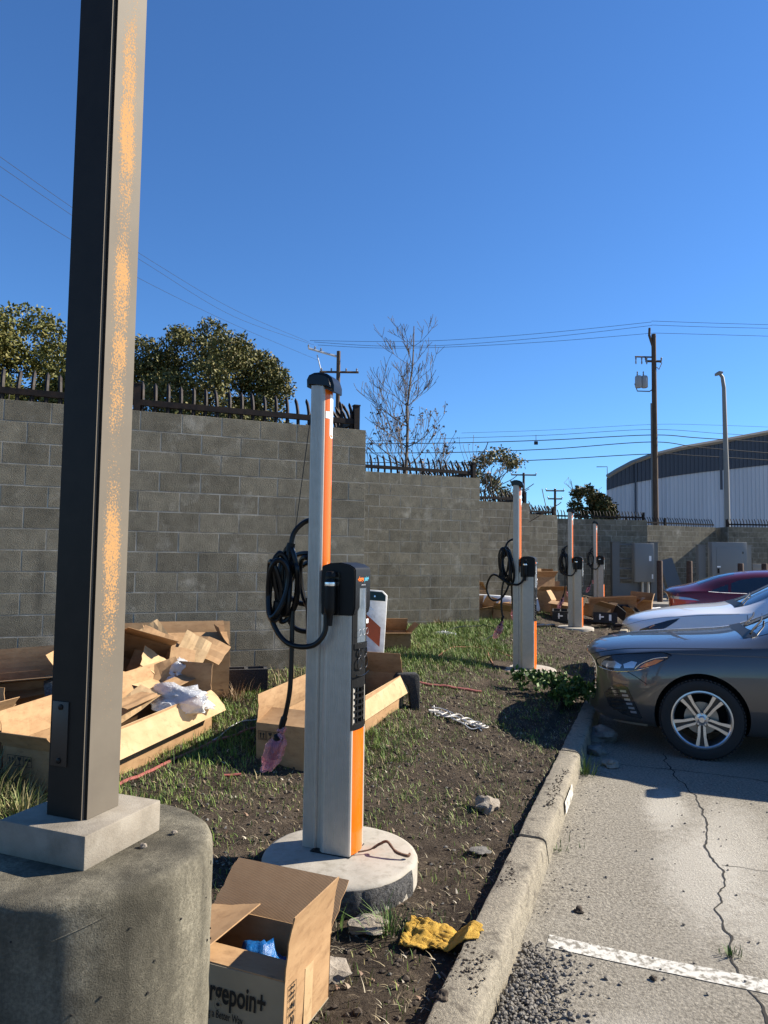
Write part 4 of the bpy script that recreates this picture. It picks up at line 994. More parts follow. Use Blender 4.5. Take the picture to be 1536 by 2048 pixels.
def common_glass(root, patch, line, both):
    both(patch, 'side_window', [(1.86, 1.005), (2.02, 1.12), (2.30, 1.275), (2.60, 1.325), (2.72, 1.33), (2.74, 1.02)], 'car_glass', .003)
    both(patch, 'side_window', [(2.80, 1.02), (2.79, 1.332), (3.15, 1.315), (3.45, 1.26), (3.60, 1.20), (3.62, 1.04)], 'car_glass', .003)
    both(patch, 'quarter_window', [(3.67, 1.04), (3.66, 1.18), (3.93, 1.07), (3.98, 1.04)], 'car_glass', .003)
    both(line, 'window_trim', [(1.80, .985), (2.2, 1.0), (3.0, 1.012), (3.7, 1.022), (4.02, 1.035)], 'chrome', .006, .002)
    patch('windshield', [(1.50, -.66), (1.45, -.3), (1.44, 0), (1.45, .3), (1.50, .66), (1.80, .625), (2.12, .52), (2.16, .25), (2.17, 0), (2.16, -.25), (2.12, -.52), (1.80, -.625)], 'T', 'car_glass', .003)
    patch('rear_window', [(3.52, -.46), (3.50, 0), (3.52, .46), (3.9, .52), (4.18, .56), (4.24, 0), (4.18, -.56), (3.9, -.52)], 'T', 'car_glass', .003)
    both(line, 'door_seam', [(1.62, .30), (1.64, .6), (1.66, .96)], 'seam'); both(line, 'door_seam', [(2.76, .28), (2.78, .6), (2.78, 1.0)], 'seam'); both(line, 'door_seam', [(3.62, .62), (3.70, .8), (3.72, 1.0)], 'seam')
    for sg in (-1, 1):
        mm = MB().box((1.98, sg * .99, 1.03), (.11, .20, .14)); o = mm.build('mirror', spec_paint[0], root, bevel=.03, seg=3)
        MB().box((1.93, sg * .93, .985), (.05, .10, .03)).build('mirror_arm', 'seam', o)
        both(line, 'door_handle', [(2.45, .86), (2.62, .865)], 'chrome', .008, .006) if sg > 0 else None
spec_paint = ['paint_grey']
def sonata(root, patch, line, both):
    common_glass(root, patch, line, both)
    for sd in 'LR':
        h = patch('headlight', [(0.178, .690), (0.165, .745), (0.260, .792), (0.463, .835), (0.717, .866), (0.800, .852), (0.768, .818), (0.616, .745), (0.489, .702), (0.311, .678)], sd, 'lamp_dark', .004)
        patch('projector', [(0.209, .715), (0.235, .748), (0.336, .760), (0.394, .735), (0.375, .705), (0.260, .698)], sd, 'lamp_clear', .0065, h, 3)
        patch('reflector', [(0.413, .712), (0.406, .745), (0.476, .778), (0.521, .772), (0.495, .722)], sd, 'lamp_clear', .0065, h, 3)
        patch('turn_lamp', [(0.533, .728), (0.590, .772), (0.673, .808), (0.740, .812), (0.667, .768), (0.590, .738)], sd, 'amber', .0070, h, 3)
        line('lamp_strip', [(0.502, .714), (0.552, .762), (0.654, .812), (0.768, .834)], sd, 'chrome', .005, .006, parent=h)
        line('lamp_trim', [(0.178, .688), (0.311, .674), (0.489, .698), (0.616, .741)], sd, 'chrome', .004, .004, parent=h); line('lamp_trim', [(.175, .69), (.165, .745), (.26, .792), (.46, .837), (.72, .868), (.80, .852)], sd, 'black_gloss', .005, .004, parent=h)
        f = patch('fog_recess', [(.235, .465), (.30, .545), (.385, .575), (.44, .55), (.56, .30), (.545, .285), (.40, .305), (.28, .36)], sd, 'lamp_dark', .003)
        for k in range(6):
            z = .52 - .034 * k; x0 = .375 + .017 * k
            patch('day_lamp', [(x0, z), (x0 + .05, z + .004), (x0 + .055, z - .016), (x0 + .005, z - .018)], sd, 'lamp_clear', .006, f, 3)
            line('fog_slat', [(.275 + .008 * k, z - .012), (.36 + .014 * k, z)], sd, 'black_gloss', .004, .004, 6, f)
        line('bumper_seam', [(.40, .70), (.50, .655), (.60, .595)], sd, 'seam')
        line('hood_seam', [(.10, .775), (.20, .815), (.34, .852), (.50, .878), (.80, .905), (1.15, .926), (1.42, .942)], sd, 'seam')
        line('body_crease', [(.70, .865), (1.2, .878), (2.2, .90), (3.4, .93)], sd, 'paint_grey', .004, .0)
        patch('sill', [(1.36, .19), (1.36, .26), (3.35, .26), (3.35, .19)], sd, 'black_plastic', .004)
        patch('front_lip', [(.30, .215), (.32, .245), (.60, .245), (.60, .215)], sd, 'alu', .006)
    patch('grille', [(-.50, .66), (-.36, .48), (-.26, .40), (.26, .40), (.36, .48), (.50, .66), (.42, .735), (-.42, .735)], 'F', 'lamp_dark', .004)
    for z in (.45, .50, .55, .60, .65, .70): line('grille_bar', [(-.40 - .15 * (z - .55), z), (0, z), (.40 + .15 * (z - .55), z)], 'F', 'chrome', .006, .006)
    patch('cowl_cover', [(1.38, -.66), (1.34, 0), (1.38, .66), (1.49, .66), (1.44, 0), (1.49, -.66)], 'T', 'black_plastic', .002)
    for y0 in (-.62, -.05):
        w = MB(); w.tube([(1.44, y0, 1.045), (1.47, y0 + .05, 1.085), (1.56, y0 + .30, 1.135), (1.60, y0 + .56, 1.155)], .009, 6); w.build('wiper', 'black_plastic', root, smooth=True)
    for sd in 'LR': patch('tail_lamp', [(4.50, .80), (4.45, .92), (4.62, .95), (4.80, .93), (4.80, .82)], sd, 'tail_red', .004)
nose_t = .10
x0, y0 = xy(5.02, nose_t)
car('parked_car', 'dark grey sedan nearest the camera, nose over the kerb', (x0, y0, 0), KANG, ROWS, 'paint_grey', 4.86, {'x': (1.03, 3.84), 'r': .335, 'w': .82, 'spin': .32}, {'detail': sonata})
WROWS = []
for (x, zb, W, p3, p4, p5, p6, p7, z8) in ROWS:
    dz = -.055 * max(0, 1 - x / .7); WROWS.append((x, zb, W, p3, (p4[0], p4[1] + dz), (p5[0] - .02, p5[1] + dz + (.02 if x < 1.3 else 0)), (p6[0], p6[1] + dz), (p7[0], p7[1] + dz), z8 + dz))
def white_car(root, patch, line, both):
    common_glass(root, patch, line, both)
    for sd in 'LR':
        patch('headlight', [(.235, .665), (.27, .712), (.42, .775), (.60, .835), (.74, .872), (.70, .835), (.58, .755), (.45, .705), (.32, .668)], sd, 'lamp_dark', .004)
        line('hood_seam', [(.10, .74), (.30, .81), (.55, .865), (.9, .905), (1.42, .945)], sd, 'seam', .002)
        line('fender_seam', [(1.50, .94), (1.50, .75), (1.45, .6)], sd, 'seam')
        patch('tail_lamp', [(4.50, .80), (4.45, .92), (4.62, .95), (4.80, .93), (4.80, .82)], sd, 'tail_red', .004)
    patch('lower_grille', [(-.45, .30), (-.38, .42), (.38, .42), (.45, .30)], 'F', 'lamp_dark', .004)
    patch('cowl_cover', [(1.38, -.66), (1.34, 0), (1.38, .66), (1.49, .66), (1.44, 0), (1.49, -.66)], 'T', 'black_plastic', .002)
    MB().tube([(1.46, -.60, 1.06), (1.60, -.2, 1.14), (1.62, 0, 1.15)], .009, 6).build('wiper', 'black_plastic', root, smooth=True)
spec_paint[0] = 'paint_white'
x0, y0 = xy(8.05, -.12)
wc = car('parked_car', 'white car parked between the grey sedan and the red car', (x0, y0, 0), KANG, WROWS, 'paint_white', 4.86, {'x': (.95, 3.80), 'r': .335, 'w': .82}, {'detail': white_car, 'shape': {'fb': .42}})
wc.scale = (1, 1, 1.085)
def red_car(root, patch, line, both):
    common_glass(root, patch, line, both)
    for sd in 'LR':
        t = patch('tail_lamp', [(4.22, .845), (4.36, .90), (4.66, .925), (4.84, .915), (4.84, .74), (4.70, .735), (4.40, .80)], sd, 'tail_red', .004)
        patch('reverse_lamp', [(4.18, .862), (4.36, .905), (4.66, .93), (4.82, .915), (4.70, .875), (4.45, .868)], sd, 'lamp_clear', .006, t)
        patch('headlight', [(.20, .70), (.25, .76), (.6, .85), (.62, .82), (.4, .72)], sd, 'lamp_dark', .004)
        line('boot_seam', [(4.80, 1.0), (4.55, .985), (4.30, .995)], sd, 'seam')
        patch('rear_bumper', [(4.42, .28), (4.42, .42), (4.80, .42), (4.80, .28)], sd, 'black_plastic', .004)
spec_paint[0] = 'paint_red'
x0, y0 = xy(13.75, -.72); c_, s_ = math.cos(KANG), math.sin(KANG)
rc_ = car('parked_car', 'dark red sedan with its tail to the kerb, beyond the white car', (x0 + 4.86 * c_, y0 + 4.86 * s_, 0), KANG + math.pi, [r_ if r_[0] < 3.8 else r_[:5] + ((r_[5][0], r_[5][1] + .03), (r_[6][0], r_[6][1] + .045), (r_[7][0], r_[7][1] + .05), r_[8] + .05) for r_ in ROWS], 'paint_red', 4.86, {'x': (.95, 3.78), 'r': .335, 'w': .82}, {'detail': red_car})
rc_.scale = (1, 1, 1.03)

# ------------------------------------------------------------ trees
def leaf_cloud(name, m_, centers, n, size, cols, parent, squash=.8, droop=0.0, shell=.55):
    C = np.array([c[:3] for c in centers]); Rr = np.array([c[3] for c in centers])
    p = Rr ** 2.4; idx = rng.choice(len(C), n, p=p / p.sum())
    d = rng.normal(size=(n, 3)); d /= np.linalg.norm(d, axis=1)[:, None]
    rad = (shell + (1 - shell) * rng.random(n)) ** .8 * rng.choice([1, 1, .75], n)
    ctr = C[idx] + d * (Rr[idx] * rad)[:, None] * np.array([1, 1, squash])
    a = rng.normal(size=(n, 3)); a[:, 2] -= droop; a /= np.linalg.norm(a, axis=1)[:, None]
    b = np.cross(a, rng.normal(size=(n, 3))); b /= np.linalg.norm(b, axis=1)[:, None]
    s_ = size * (.6 + .8 * rng.random(n))[:, None]
    v = np.stack([ctr, ctr + a * s_ * .5 + b * s_ * .28, ctr + a * s_, ctr + a * s_ * .5 - b * s_ * .28], 1).reshape(-1, 3)
    me = bpy.data.meshes.new(name); me.vertices.add(4 * n); me.vertices.foreach_set('co', v.ravel())
    me.loops.add(4 * n); me.loops.foreach_set('vertex_index', np.arange(4 * n, dtype=np.int32))
    me.polygons.add(n); me.polygons.foreach_set('loop_start', np.arange(0, 4 * n, 4, dtype=np.int32))
    me.update(calc_edges=True)
    cl = np.array(cols)[rng.integers(0, len(cols), n)] * (.8 + .4 * rng.random(n))[:, None]
    ca = me.color_attributes.new('Col', 'FLOAT_COLOR', 'POINT'); arr = np.ones((4 * n, 4), np.float32); arr[:, :3] = np.repeat(cl, 4, 0); ca.data.foreach_set('color', arr.ravel())
    me.materials.append(MATS[m_]); return link(name, me, parent)
def branches(base, direction, length, radius, depth, rnd, out, spread=.6, up=.2, kids=(2, 4), minr=.004, taper=.6):
    p = Vector(base); d = Vector(direction).normalized(); P = [p.copy()]; rs = [radius]; n = 6
    for i in range(n):
        d = (d + Vector((rnd.gauss(0, .10), rnd.gauss(0, .10), rnd.gauss(0, .05) + up * .12))).normalized(); p = p + d * length / n
        P.append(p.copy()); rs.append(max(minr, radius * (1 - taper * (i + 1) / n)))
    out.append((P, rs))
    if depth > 0:
        for k in range(rnd.randint(*kids)):
            i = rnd.randint(2, n); q = P[i]; ax = Vector((rnd.gauss(0, 1), rnd.gauss(0, 1), rnd.gauss(0, .35) + up)).normalized()
            dd = (d * (1 - spread) + ax * spread).normalized(); branches(q, dd, length * rnd.uniform(.45, .72), rs[i] * .62, depth - 1, rnd, out, spread, up, kids, minr, taper)
def full_tree(label, base, h, crown, n, size, cols, seed, name='leafy_tree', lean=0, shell=.5, droop=0, group=None):
    r = thing(name, label, 'tree', base, 0, group); rnd = random.Random(seed); out = []
    branches((0, 0, 0), (lean, 0, 1), h * .62, h * .035, 3, rnd, out, .6, .35, (3, 4), .012)
    m = MB()
    for P, rs in out: m.tube(P, rs, 5, False)
    m.build('trunk', 'bark', r, smooth=True)
    leaf_cloud('crown', 'leaf', crown, n, size, cols, r, shell=shell, droop=droop); return r
OAK = [(.085, .09, .022), (.115, .11, .03), (.135, .12, .038), (.07, .075, .02), (.15, .125, .045)]
def clumps(n, ell, r0, r1, seed, cz=0):
    rd = random.Random(seed); out = []
    for _ in range(n):
        while True:
            x, y, z = rd.uniform(-1, 1), rd.uniform(-1, 1), rd.uniform(-1, 1)
            q = x * x + y * y + z * z
            if .25 < q < 1: break
        out.append((x * ell[0], y * ell[1], cz + z * ell[2], rd.uniform(r0, r1)))
    return out
full_tree('broad evergreen tree with a rounded crown rising behind the nearest wall', (-4.95, 19.0, 0), 6.0,
          clumps(46, (2.15, 1.8, 1.95), .45, .85, 3, 5.6) + [(-.7, 0, 7.6, .4), (.2, 0, 7.75, .45), (1.0, 0, 7.2, .5), (1.8, 0, 6.2, .5)] + [(c[0] * 1.13, c[1] * 1.1, 5.6 + (c[2] - 5.6) * 1.16, c[3]) for c in clumps(60, (2.3, 1.9, 2.0), .12, .30, 77, 5.6)], 85000, .085, OAK, 5)
full_tree('yellow-green evergreen tree at the far left, partly hidden by the lamp post', (-9.6, 17.5, 0), 6.0,
          clumps(40, (2.2, 1.8, 1.5), .45, .8, 8, 6.1) + [(-.3, 0, 7.5, .5), (1.2, 0, 7.2, .4), (.2, 0, 5.2, .8)] + [(c[0] * 1.1, c[1], 6.1 + (c[2] - 6.1) * 1.15, c[3]) for c in clumps(50, (2.3, 1.8, 1.6), .12, .30, 78, 6.1)], 52000, .09, [(.11, .115, .025), (.14, .135, .03), (.09, .095, .02), (.17, .15, .04)], 9)
full_tree('sparse brown shrub tangle under the far left tree', (-8.6, 14.6, 0), 3.6, clumps(16, (1.9, .8, .7), .25, .45, 12, 4.1), 2600, .08, [(.10, .075, .05), (.07, .06, .03)], 14, name='bare_shrub')
full_tree('round dark-leaved tree beside the warehouse corner', (13.6, 46.5, 0), 6.6, clumps(30, (1.35, 1.3, 2.3), .35, .65, 21, 4.6), 12000, .19, [(.04, .05, .012), (.07, .065, .02), (.12, .085, .03), (.03, .04, .012)], 22)
full_tree('small drooping willow-like tree behind the second wall', (3.55, 22.5, 0), 4.6, clumps(22, (.95, .8, .85), .2, .42, 31, 4.25), 2600, .10, [(.14, .13, .05), (.20, .16, .07), (.10, .10, .04)], 33, droop=1.0, shell=.2)
def bare_tree(label, base, h, seed, leaves=700):
    r = thing('bare_tree', label, 'tree', base); rnd = random.Random(seed); out = []
    P = [Vector((0, 0, 0))]; rs = [.085]
    for i in range(14):
        P.append(P[-1] + Vector((rnd.gauss(0, .035) + .012, rnd.gauss(0, .03), h / 14))); rs.append(.085 * (1 - .9 * (i + 1) / 14) + .006)
    out.append((P, rs))
    for i in range(4, 14):
        f = (14 - i) / 10
        for k in range(4 if i < 11 else 3):
            a = rnd.uniform(0, 2 * math.pi); d = Vector((math.cos(a), math.sin(a) * .7, rnd.uniform(.25, .8)))
            branches(P[i], d, rnd.uniform(.6, 1.0) * (.55 + 1.9 * f), rs[i] * .42, 2, rnd, out, .40, .45, (3, 5), .0065, .75)
    m = MB()
    for Q, q in out: m.tube(Q, q, 4, False)
    m.build('trunk', 'bark', r, smooth=True)
    tips = [(Q[-1].x, Q[-1].y, Q[-1].z, .05) for Q, q in out if Q[-1].z < h * .72]
    leaf_cloud('crown', 'leaf', tips, leaves, .085, [(.13, .075, .045), (.09, .06, .035), (.16, .10, .05)], r, shell=.2, droop=1.0); return r
bare_tree('tall leafless winter tree behind the second wall', (.62, 22.0, 0), 8.9, 41, 900)
# weeds growing over the corner of the nearest wall
# ------------------------------------------------------------ utility poles, street light, wires
def upole(label, base, h, r0, arms, name='utility_pole', extra=None):
    p = thing(name, label, 'utility pole', base); MB().tube([(0, 0, -.3), (0, 0, h * .5), (0, 0, h)], [r0, r0 * .85, r0 * .7], 14).build('pole', 'pole_wood', p, smooth=True)
    for (z, x0, x1, dy, m_, ins) in arms:
        a = MB(); a.tube([(x0, dy[0], z + dy[2]), (x1, dy[1], z + dy[3])], .07, 4); arm = a.build('crossarm', m_, p)
        for u in ins:
            q = Vector((x0, dy[0], z + dy[2])).lerp(Vector((x1, dy[1], z + dy[3])), u)
            MB().lathe([(.025, .05), (.06, .10), (.035, .14), (.06, .18), (.03, .24), (0, .25)], 10, tuple(q)).build('insulator', 'porcelain', arm, smooth=True)
    if extra: extra(p)
    return p
P1 = (-2.92, 43.0, 0); h1 = 14.25
def p1x(p):
    MB().tube([(-1.35, .3, 14.1), (-.75, .1, 11.8)], .035, 6).build('brace', 'pale_timber', p)
upole('dark utility pole with pale side arm, rising behind the nearest charger cap', P1, h1, .17, [(13.9, -1.95, 0, (.8, 0, .75, 0), 'pale_timber', (0, .22, .42)), (12.95, -1.15, 1.25, (0, 0, 0, 0), 'pole_wood', (.05, .3, .68, .95))], extra=p1x)
P2 = (16.1, 42.0, 0); h2 = 15.25
def p2x(p):
    MB().tube([(-.05, -.05, h2 - .9), (-.30, -.1, h2 - .1), (-.28, -.1, h2 + .35)], [.07, .08, .07], 6).build('top_arm', 'pole_wood', p)
    for k, (x, z) in enumerate([(-.62, 11.95), (-.98, 11.95)]):
        t = MB().lathe([(.16, z), (.20, z + .05), (.20, z + .62), (.16, z + .72), (.0, z + .74)], 16, (x, -.1, 0)); o = t.build('transformer', 'transformer', p, smooth=True)
        MB().lathe([(.03, z + .72), (.05, z + .80), (.03, z + .88), (.05, z + .95), (0, z + 1.02)], 8, (x - .06, -.1, 0)).build('bushing', 'porcelain', o, smooth=True)
    MB().tube([(-1.2, -.1, 12.2), (-1.05, -.1, 11.75), (-.3, -.05, 11.75), (0, 0, 11.95)], .035, 6).build('bracket', 'steel_dark', p)
    MB().tube([(-1.15, -.05, 13.85), (-.1, 0, 13.85)], .05, 4).build('crossarm', 'pole_wood', p)
    for x in (-1.1, -.75, -.45): MB().lathe([(.03, 13.4), (.05, 13.5), (.03, 13.62), (.05, 13.75), (.03, 13.85)], 8, (x, -.05, 0)).build('cutout', 'porcelain', p, smooth=True)
    MB().tube([(.18, 0, 13.6), (.48, 0, 13.5), (.30, 0, 13.1), (.16, 0, 13.25)], .03, 5).build('cutout', 'porcelain', p)
    MB().tube([(-.27, -.2, .0), (-.27, -.2, 11)], .045, 6).build('riser_pipe', 'steel_dark', p)
upole('tall brown utility pole with transformers, in front of the warehouse', P2, h2, .19, [(13.6, -.5, .45, (0, 0, 0, 0), 'pole_wood', (.0, 1.0))], extra=p2x)
upole('small distant utility pole left of the second charger mast top', (13.4, 68, 0), 9.9, .16, [(9.7, -1.2, 1.2, (0, 0, 0, 0), 'pole_wood', (0, .5, 1)), ])
upole('tiny far utility pole with two crossarms above the fourth wall', (16.9, 70, 0), 8.6, .16, [(8.4, -.9, .9, (0, 0, 0, 0), 'pole_wood', (0, .5, 1)), (7.6, -.7, .7, (0, 0, 0, 0), 'pole_wood', (0, 1))])
sl = thing('street_light', 'grey steel street light pole before the warehouse', 'street light', (16.95, 35.0, 0))
MB().tube([(0, 0, 0), (0, 0, 6), (-.05, 0, 10.3), (-.12, 0, 10.85), (-.26, 0, 11.05)], [.15, .125, .095, .085, .07], 14).build('pole', 'street_steel', sl, smooth=True)
MB().prism([(-.10, 11.10), (-.32, 11.14), (-.46, 11.04), (-.44, 10.92), (-.30, 10.95), (-.16, 11.0)], -.13, .13, 'y').build('lamp_head', 'street_steel', sl, bevel=.02)
MB().bx(-.32, -.20, -.02, .02, 5.2, 7.1).build('banner_bracket', 'siding_dark', sl)
def aim(px, py, Y):                                 # a point on a far wire, sketched on the photo's grid
    d = cam.matrix_world.to_3x3() @ Vector(((px - 768) / 1420, -(py - 1024) / 1420, -1)); return Vector((0, 0, 1.67)) + d * (Y / d.y)
def wire_(label, pts, r_=.0075, sag=0):
    P = spline([aim(*p) for p in pts], 10); o = MB().tube(P, r_, 5, False).build('power_line', 'wire'); return tag(o, label, 'wire', 'overhead wires')
wire_('topmost thin wire running left off the first pole', [(-30, 292, 20), (140, 412, 24), (300, 520, 29), (470, 620, 36), (618, 684, 43.8)])
wire_('second thin wire running left off the first pole', [(-30, 312, 20), (140, 428, 24), (300, 532, 29), (470, 634, 36), (628, 690, 43.6)])
wire_('lowest of the thin wires running left off the first pole', [(-30, 370, 20), (140, 478, 24), (300, 568, 29), (470, 650, 36), (640, 722, 43)])
wire_('top wire between the two large poles', [(620, 681, 43.8), (760, 683, 43.5), (900, 680, 43), (1100, 665, 42.6), (1303, 644, 42)], .012)
wire_('second wire between the two large poles', [(628, 684, 43.6), (760, 692, 43.4), (900, 690, 43), (1100, 674, 42.6), (1303, 651, 42)], .012)
wire_('third wire between the two large poles, a little lower', [(636, 690, 43.4), (760, 696, 43.4), (900, 694, 43), (1100, 683, 42.6), (1308, 666, 42)], .012)
wire_('top wire leaving the tall pole to the right', [(1303, 642, 42), (1420, 646, 42), (1560, 650, 42)], .012)
wire_('second wire leaving the tall pole to the right', [(1303, 650, 42), (1420, 654, 42), (1560, 657, 42)], .012)
wire_('third wire leaving the tall pole to the right', [(1308, 666, 42), (1420, 669, 42), (1560, 673, 42)], .012)
wire_('faint wire low between the trees and the tall pole', [(923, 866, 43), (1100, 860, 42.6), (1302, 849, 42), (1420, 850, 42), (1560, 855, 42)], .009)
wire_('thin wire above the three thick cables', [(740, 882, 43.5), (923, 876, 43), (1100, 870, 42.6), (1302, 859, 42), (1440, 867, 42), (1560, 874, 42)], .013)
wire_('upper of the three thick cables', [(690, 888, 44), (900, 886, 43.2), (1100, 880, 42.6), (1302, 870, 42), (1400, 876, 42), (1560, 886, 42)], .026)
wire_('middle of the three thick cables', [(690, 906, 44), (900, 905, 43.2), (1100, 898, 42.6), (1302, 884, 42), (1400, 895, 42), (1560, 908, 42)], .026)
wire_('lowest of the three thick cables', [(690, 924, 44), (900, 926, 43.2), (1100, 919, 42.6), (1302, 908, 42), (1400, 912, 42), (1560, 922, 42)], .026)
b_ = MB(); b_.box((0, 0, 0), (.22, .12, .2)); b_.tube([(0, 0, .5), (0, 0, -.1)], .02, 5); bo_ = b_.build('cable_box', 'wire', bevel=.03); bo_.location = aim(1072, 886, 42.7); tag(bo_, 'small dark splice box hanging on the thick cables', 'cable box')

# ------------------------------------------------------------ warehouse
WY = 52.0; wh = thing('warehouse', 'big metal warehouse with dark upper band and arched roof edge', 'warehouse', (0, WY, 0))
def sky_x(px): return aim(px, 1000, WY).x
X0 = sky_x(1213); top_pts = [(1213, 956), (1232, 944), (1262, 928), (1300, 914), (1360, 899), (1430, 887), (1536, 867), (1700, 842), (1900, 820)]
bot_pts = [(1213, 981), (1236, 973), (1270, 965), (1340, 953), (1400, 945), (1536, 930), (1700, 908), (1900, 890)]
TX = [(aim(a, b, WY).x, aim(a, b, WY).z) for a, b in top_pts]; BX = [(aim(a, b, WY).x, aim(a, b, WY).z) for a, b in bot_pts]
X1 = TX[-1][0]
def ribbed(zlo, zhi, y0, name, m_):
    m = MB(); xs = []; x = X0
    while x < X1: xs += [(x, 0), (x + .16, 0), (x + .19, -.05), (x + .27, -.05)]; x += .30
    for x, dy in xs: m.v += [(x, y0 + dy, zlo(x)), (x, y0 + dy, zhi(x))]
    n = len(xs); m.f = [(2 * k, 2 * k + 2, 2 * k + 3, 2 * k + 1) for k in range(n - 1)]; m.mi = [0] * len(m.f); return m.build(name, m_, wh)
ft_ = lambda x: float(np.interp(x, [p[0] for p in TX], [p[1] for p in TX])); fb_ = lambda x: float(np.interp(x, [p[0] for p in BX], [p[1] for p in BX]))
ribbed(lambda x: -.1, fb_, 0, 'lower_siding', 'siding_pale'); ribbed(fb_, ft_, -.06, 'upper_siding', 'siding_dark')
MB().tube([(x, -.15, z + .08) for x, z in TX], .16, 4).build('roof_edge', 'trim', wh)
rf_ = MB()
for x, z in TX: rf_.v += [(x, -.1, z), (x * 1.62, 30, z)]
rf_.f = [(2 * k, 2 * k + 2, 2 * k + 3, 2 * k + 1) for k in range(len(TX) - 1)]; rf_.mi = [0] * len(rf_.f); rf_.build('roof', 'siding_dark', wh)
MB().add([(X0, 0, -.1), (X0 * 1.62, 30, -.1), (X0 * 1.62, 30, TX[0][1]), (X0, 0, TX[0][1])], [(0, 1, 2, 3)]).build('side_wall', 'siding_pale', wh)
xd = sky_x(1270); MB().tube([(xd, -.16, 0), (xd, -.16, ft_(xd))], .07, 8).build('downpipe', 'siding_dark', wh)
an = aim(1223, 930, WY); MB().tube([(an.x, 1, an.z - .8), (an.x, 1, an.z), (an.x - .8, 1, an.z - .02)], .03, 4).build('aerial', 'wire', wh)

# ------------------------------------------------------------ switchgear, bollards
def strut(m, x, y, z0, z1): 
    m.bx(x - .13, x + .13, y, y + .05, z0, z1); m.bx(x - .13, x - .10, y + .05, y + .2, z0, z1 - .002); m.bx(x + .10, x + .13, y + .05, y + .2, z0, z1 - .002)
sg = thing('electrical_cabinet', 'grey electrical cabinet on a strut frame, right of the farthest charger', 'cabinet', (8.95, 25.2, .24), R(2))
for x in (-.72, .66):
    m = MB(); strut(m, x, 0, 0, 2.05); m.bx(x - .17, x + .17, -.02, .22, 2.05, 2.075); m.build('post', 'steel_dark', sg)
for z in (.35, .75, 1.1, 1.45, 1.95): MB().bx(-.6, .55, .03, .09, z, z + .06).build('crossbar', 'steel_dark', sg)
cb = MB().bx(-.17, .53, -.30, -.03, .66, 2.02).build('enclosure', 'cabinet', sg, bevel=.012)
MB().bx(-.15, .51, -.312, -.3, .68, 2.0).build('door', 'cabinet', cb, bevel=.004)
MB().bx(.34, .42, -.316, -.3125, 1.40, 1.58).build('notice', 'white_vinyl', cb); MB().bx(.43, .48, -.316, -.3125, .78, .94).build('notice', 'white_vinyl', cb)
for x in (.16, .36): MB().tube([(x, -.16, 0), (x, -.16, .66)], .045, 10).build('conduit', 'alu', sg, smooth=True)
MB().bx(-.6, .5, .0, .05, .03, .6).build('back_panel', 'steel_dark', sg)
s2 = thing('switchgear_cabinet', 'wide grey cabinet with a large door, behind the red car', 'cabinet', (12.35, 26.2, .24), R(2))
for x in (-.62, 1.1):
    m = MB(); strut(m, x, 0, 0, 2.0); m.bx(x - .2, x + .17, -.02, .22, 2.0, 2.025); m.build('post', 'cabinet', s2)
eb = MB().bx(-.42, .88, -.35, -.02, .35, 2.12).build('enclosure', 'cabinet', s2, bevel=.012)
MB().bx(-.26, .72, -.363, -.351, .5, 1.92).build('door', 'cabinet', eb, bevel=.004); MB().bx(-.24, -.17, -.375, -.364, .98, 1.16).build('handle', 'black_plastic', eb); MB().bx(-.25, -.12, -.369, -.3645, 1.20, 1.25).build('notice', 'white_vinyl', eb)
for z in (.8, 1.7): MB().bx(.70, .73, -.372, -.364, z, z + .08).build('hinge', 'black_plastic', eb)
s3 = thing('strut_post', 'grey strut post at the right edge of the picture, behind the red car', 'post', (15.1, 27.5, .2), 0); m = MB(); strut(m, 0, 0, 0, 2.0); m.build('channel', 'steel_dark', s3)
for k, (x, y, h) in enumerate([(9.55, 24.6, 1.42), (10.75, 25.0, 1.42), (12.55, 25.0, 1.36), (13.6, 25.4, 1.36)]):
    o = MB().lathe([(.095, -.1), (.098, h - .02), (.085, h), (0, h + .005)], 20).build('bollard', 'rust', smooth=True); o.location = (x, y, .24)
    tag(o, ['rusty brown bollard just right of the strut-framed cabinet', 'rusty bollard left of the wide cabinet, beside a leaning panel', 'rusty bollard in front of the wide cabinet right post', 'rusty bollard at the right edge, above the red car roof'][k], 'bollard', 'rusty bollards')
lpn = thing('metal_sheet', 'blue-grey metal panel leaning on the sunlit wall between the cabinets', 'panel', (10.95, 26.4, .24), 0, rot=(R(-14), R(-12), R(10))); MB().bx(-.28, .28, -.02, .02, 0, 1.55).build('sheet', 'steel_dark', lpn)
lp2 = thing('leaning_bracket', 'pale slotted metal bracket leaning beside the first rusty bollard', 'bracket', (10.10, 25.6, .24), 0, rot=(R(-10), R(-14), R(8)))
m = MB(); m.bx(-.16, -.10, -.02, .02, 0, 1.35); m.bx(.10, .16, -.02, .02, 0, 1.35)
for z in (.1, .4, .7, 1.0, 1.27): m.bx(-.10, .10, -.018, .018, z, z + .07)
m.build('frame', 'street_steel', lp2)
for k, x in enumerate((13.35, 14.3)):
    o = MB().bx(-.2, .2, -.03, .03, 0, .34).build('wall_box', 'street_steel', bevel=.02); o.location = (x, 27.2, 1.0 + .24); tag(o, ['small grey box on a stand left of the last bollard', 'small grey box on a stand right of the last bollard'][k], 'junction box')
    MB().bx(-.03, .03, -.02, .02, -1.0, 0).build('stand', 'steel_dark', o)

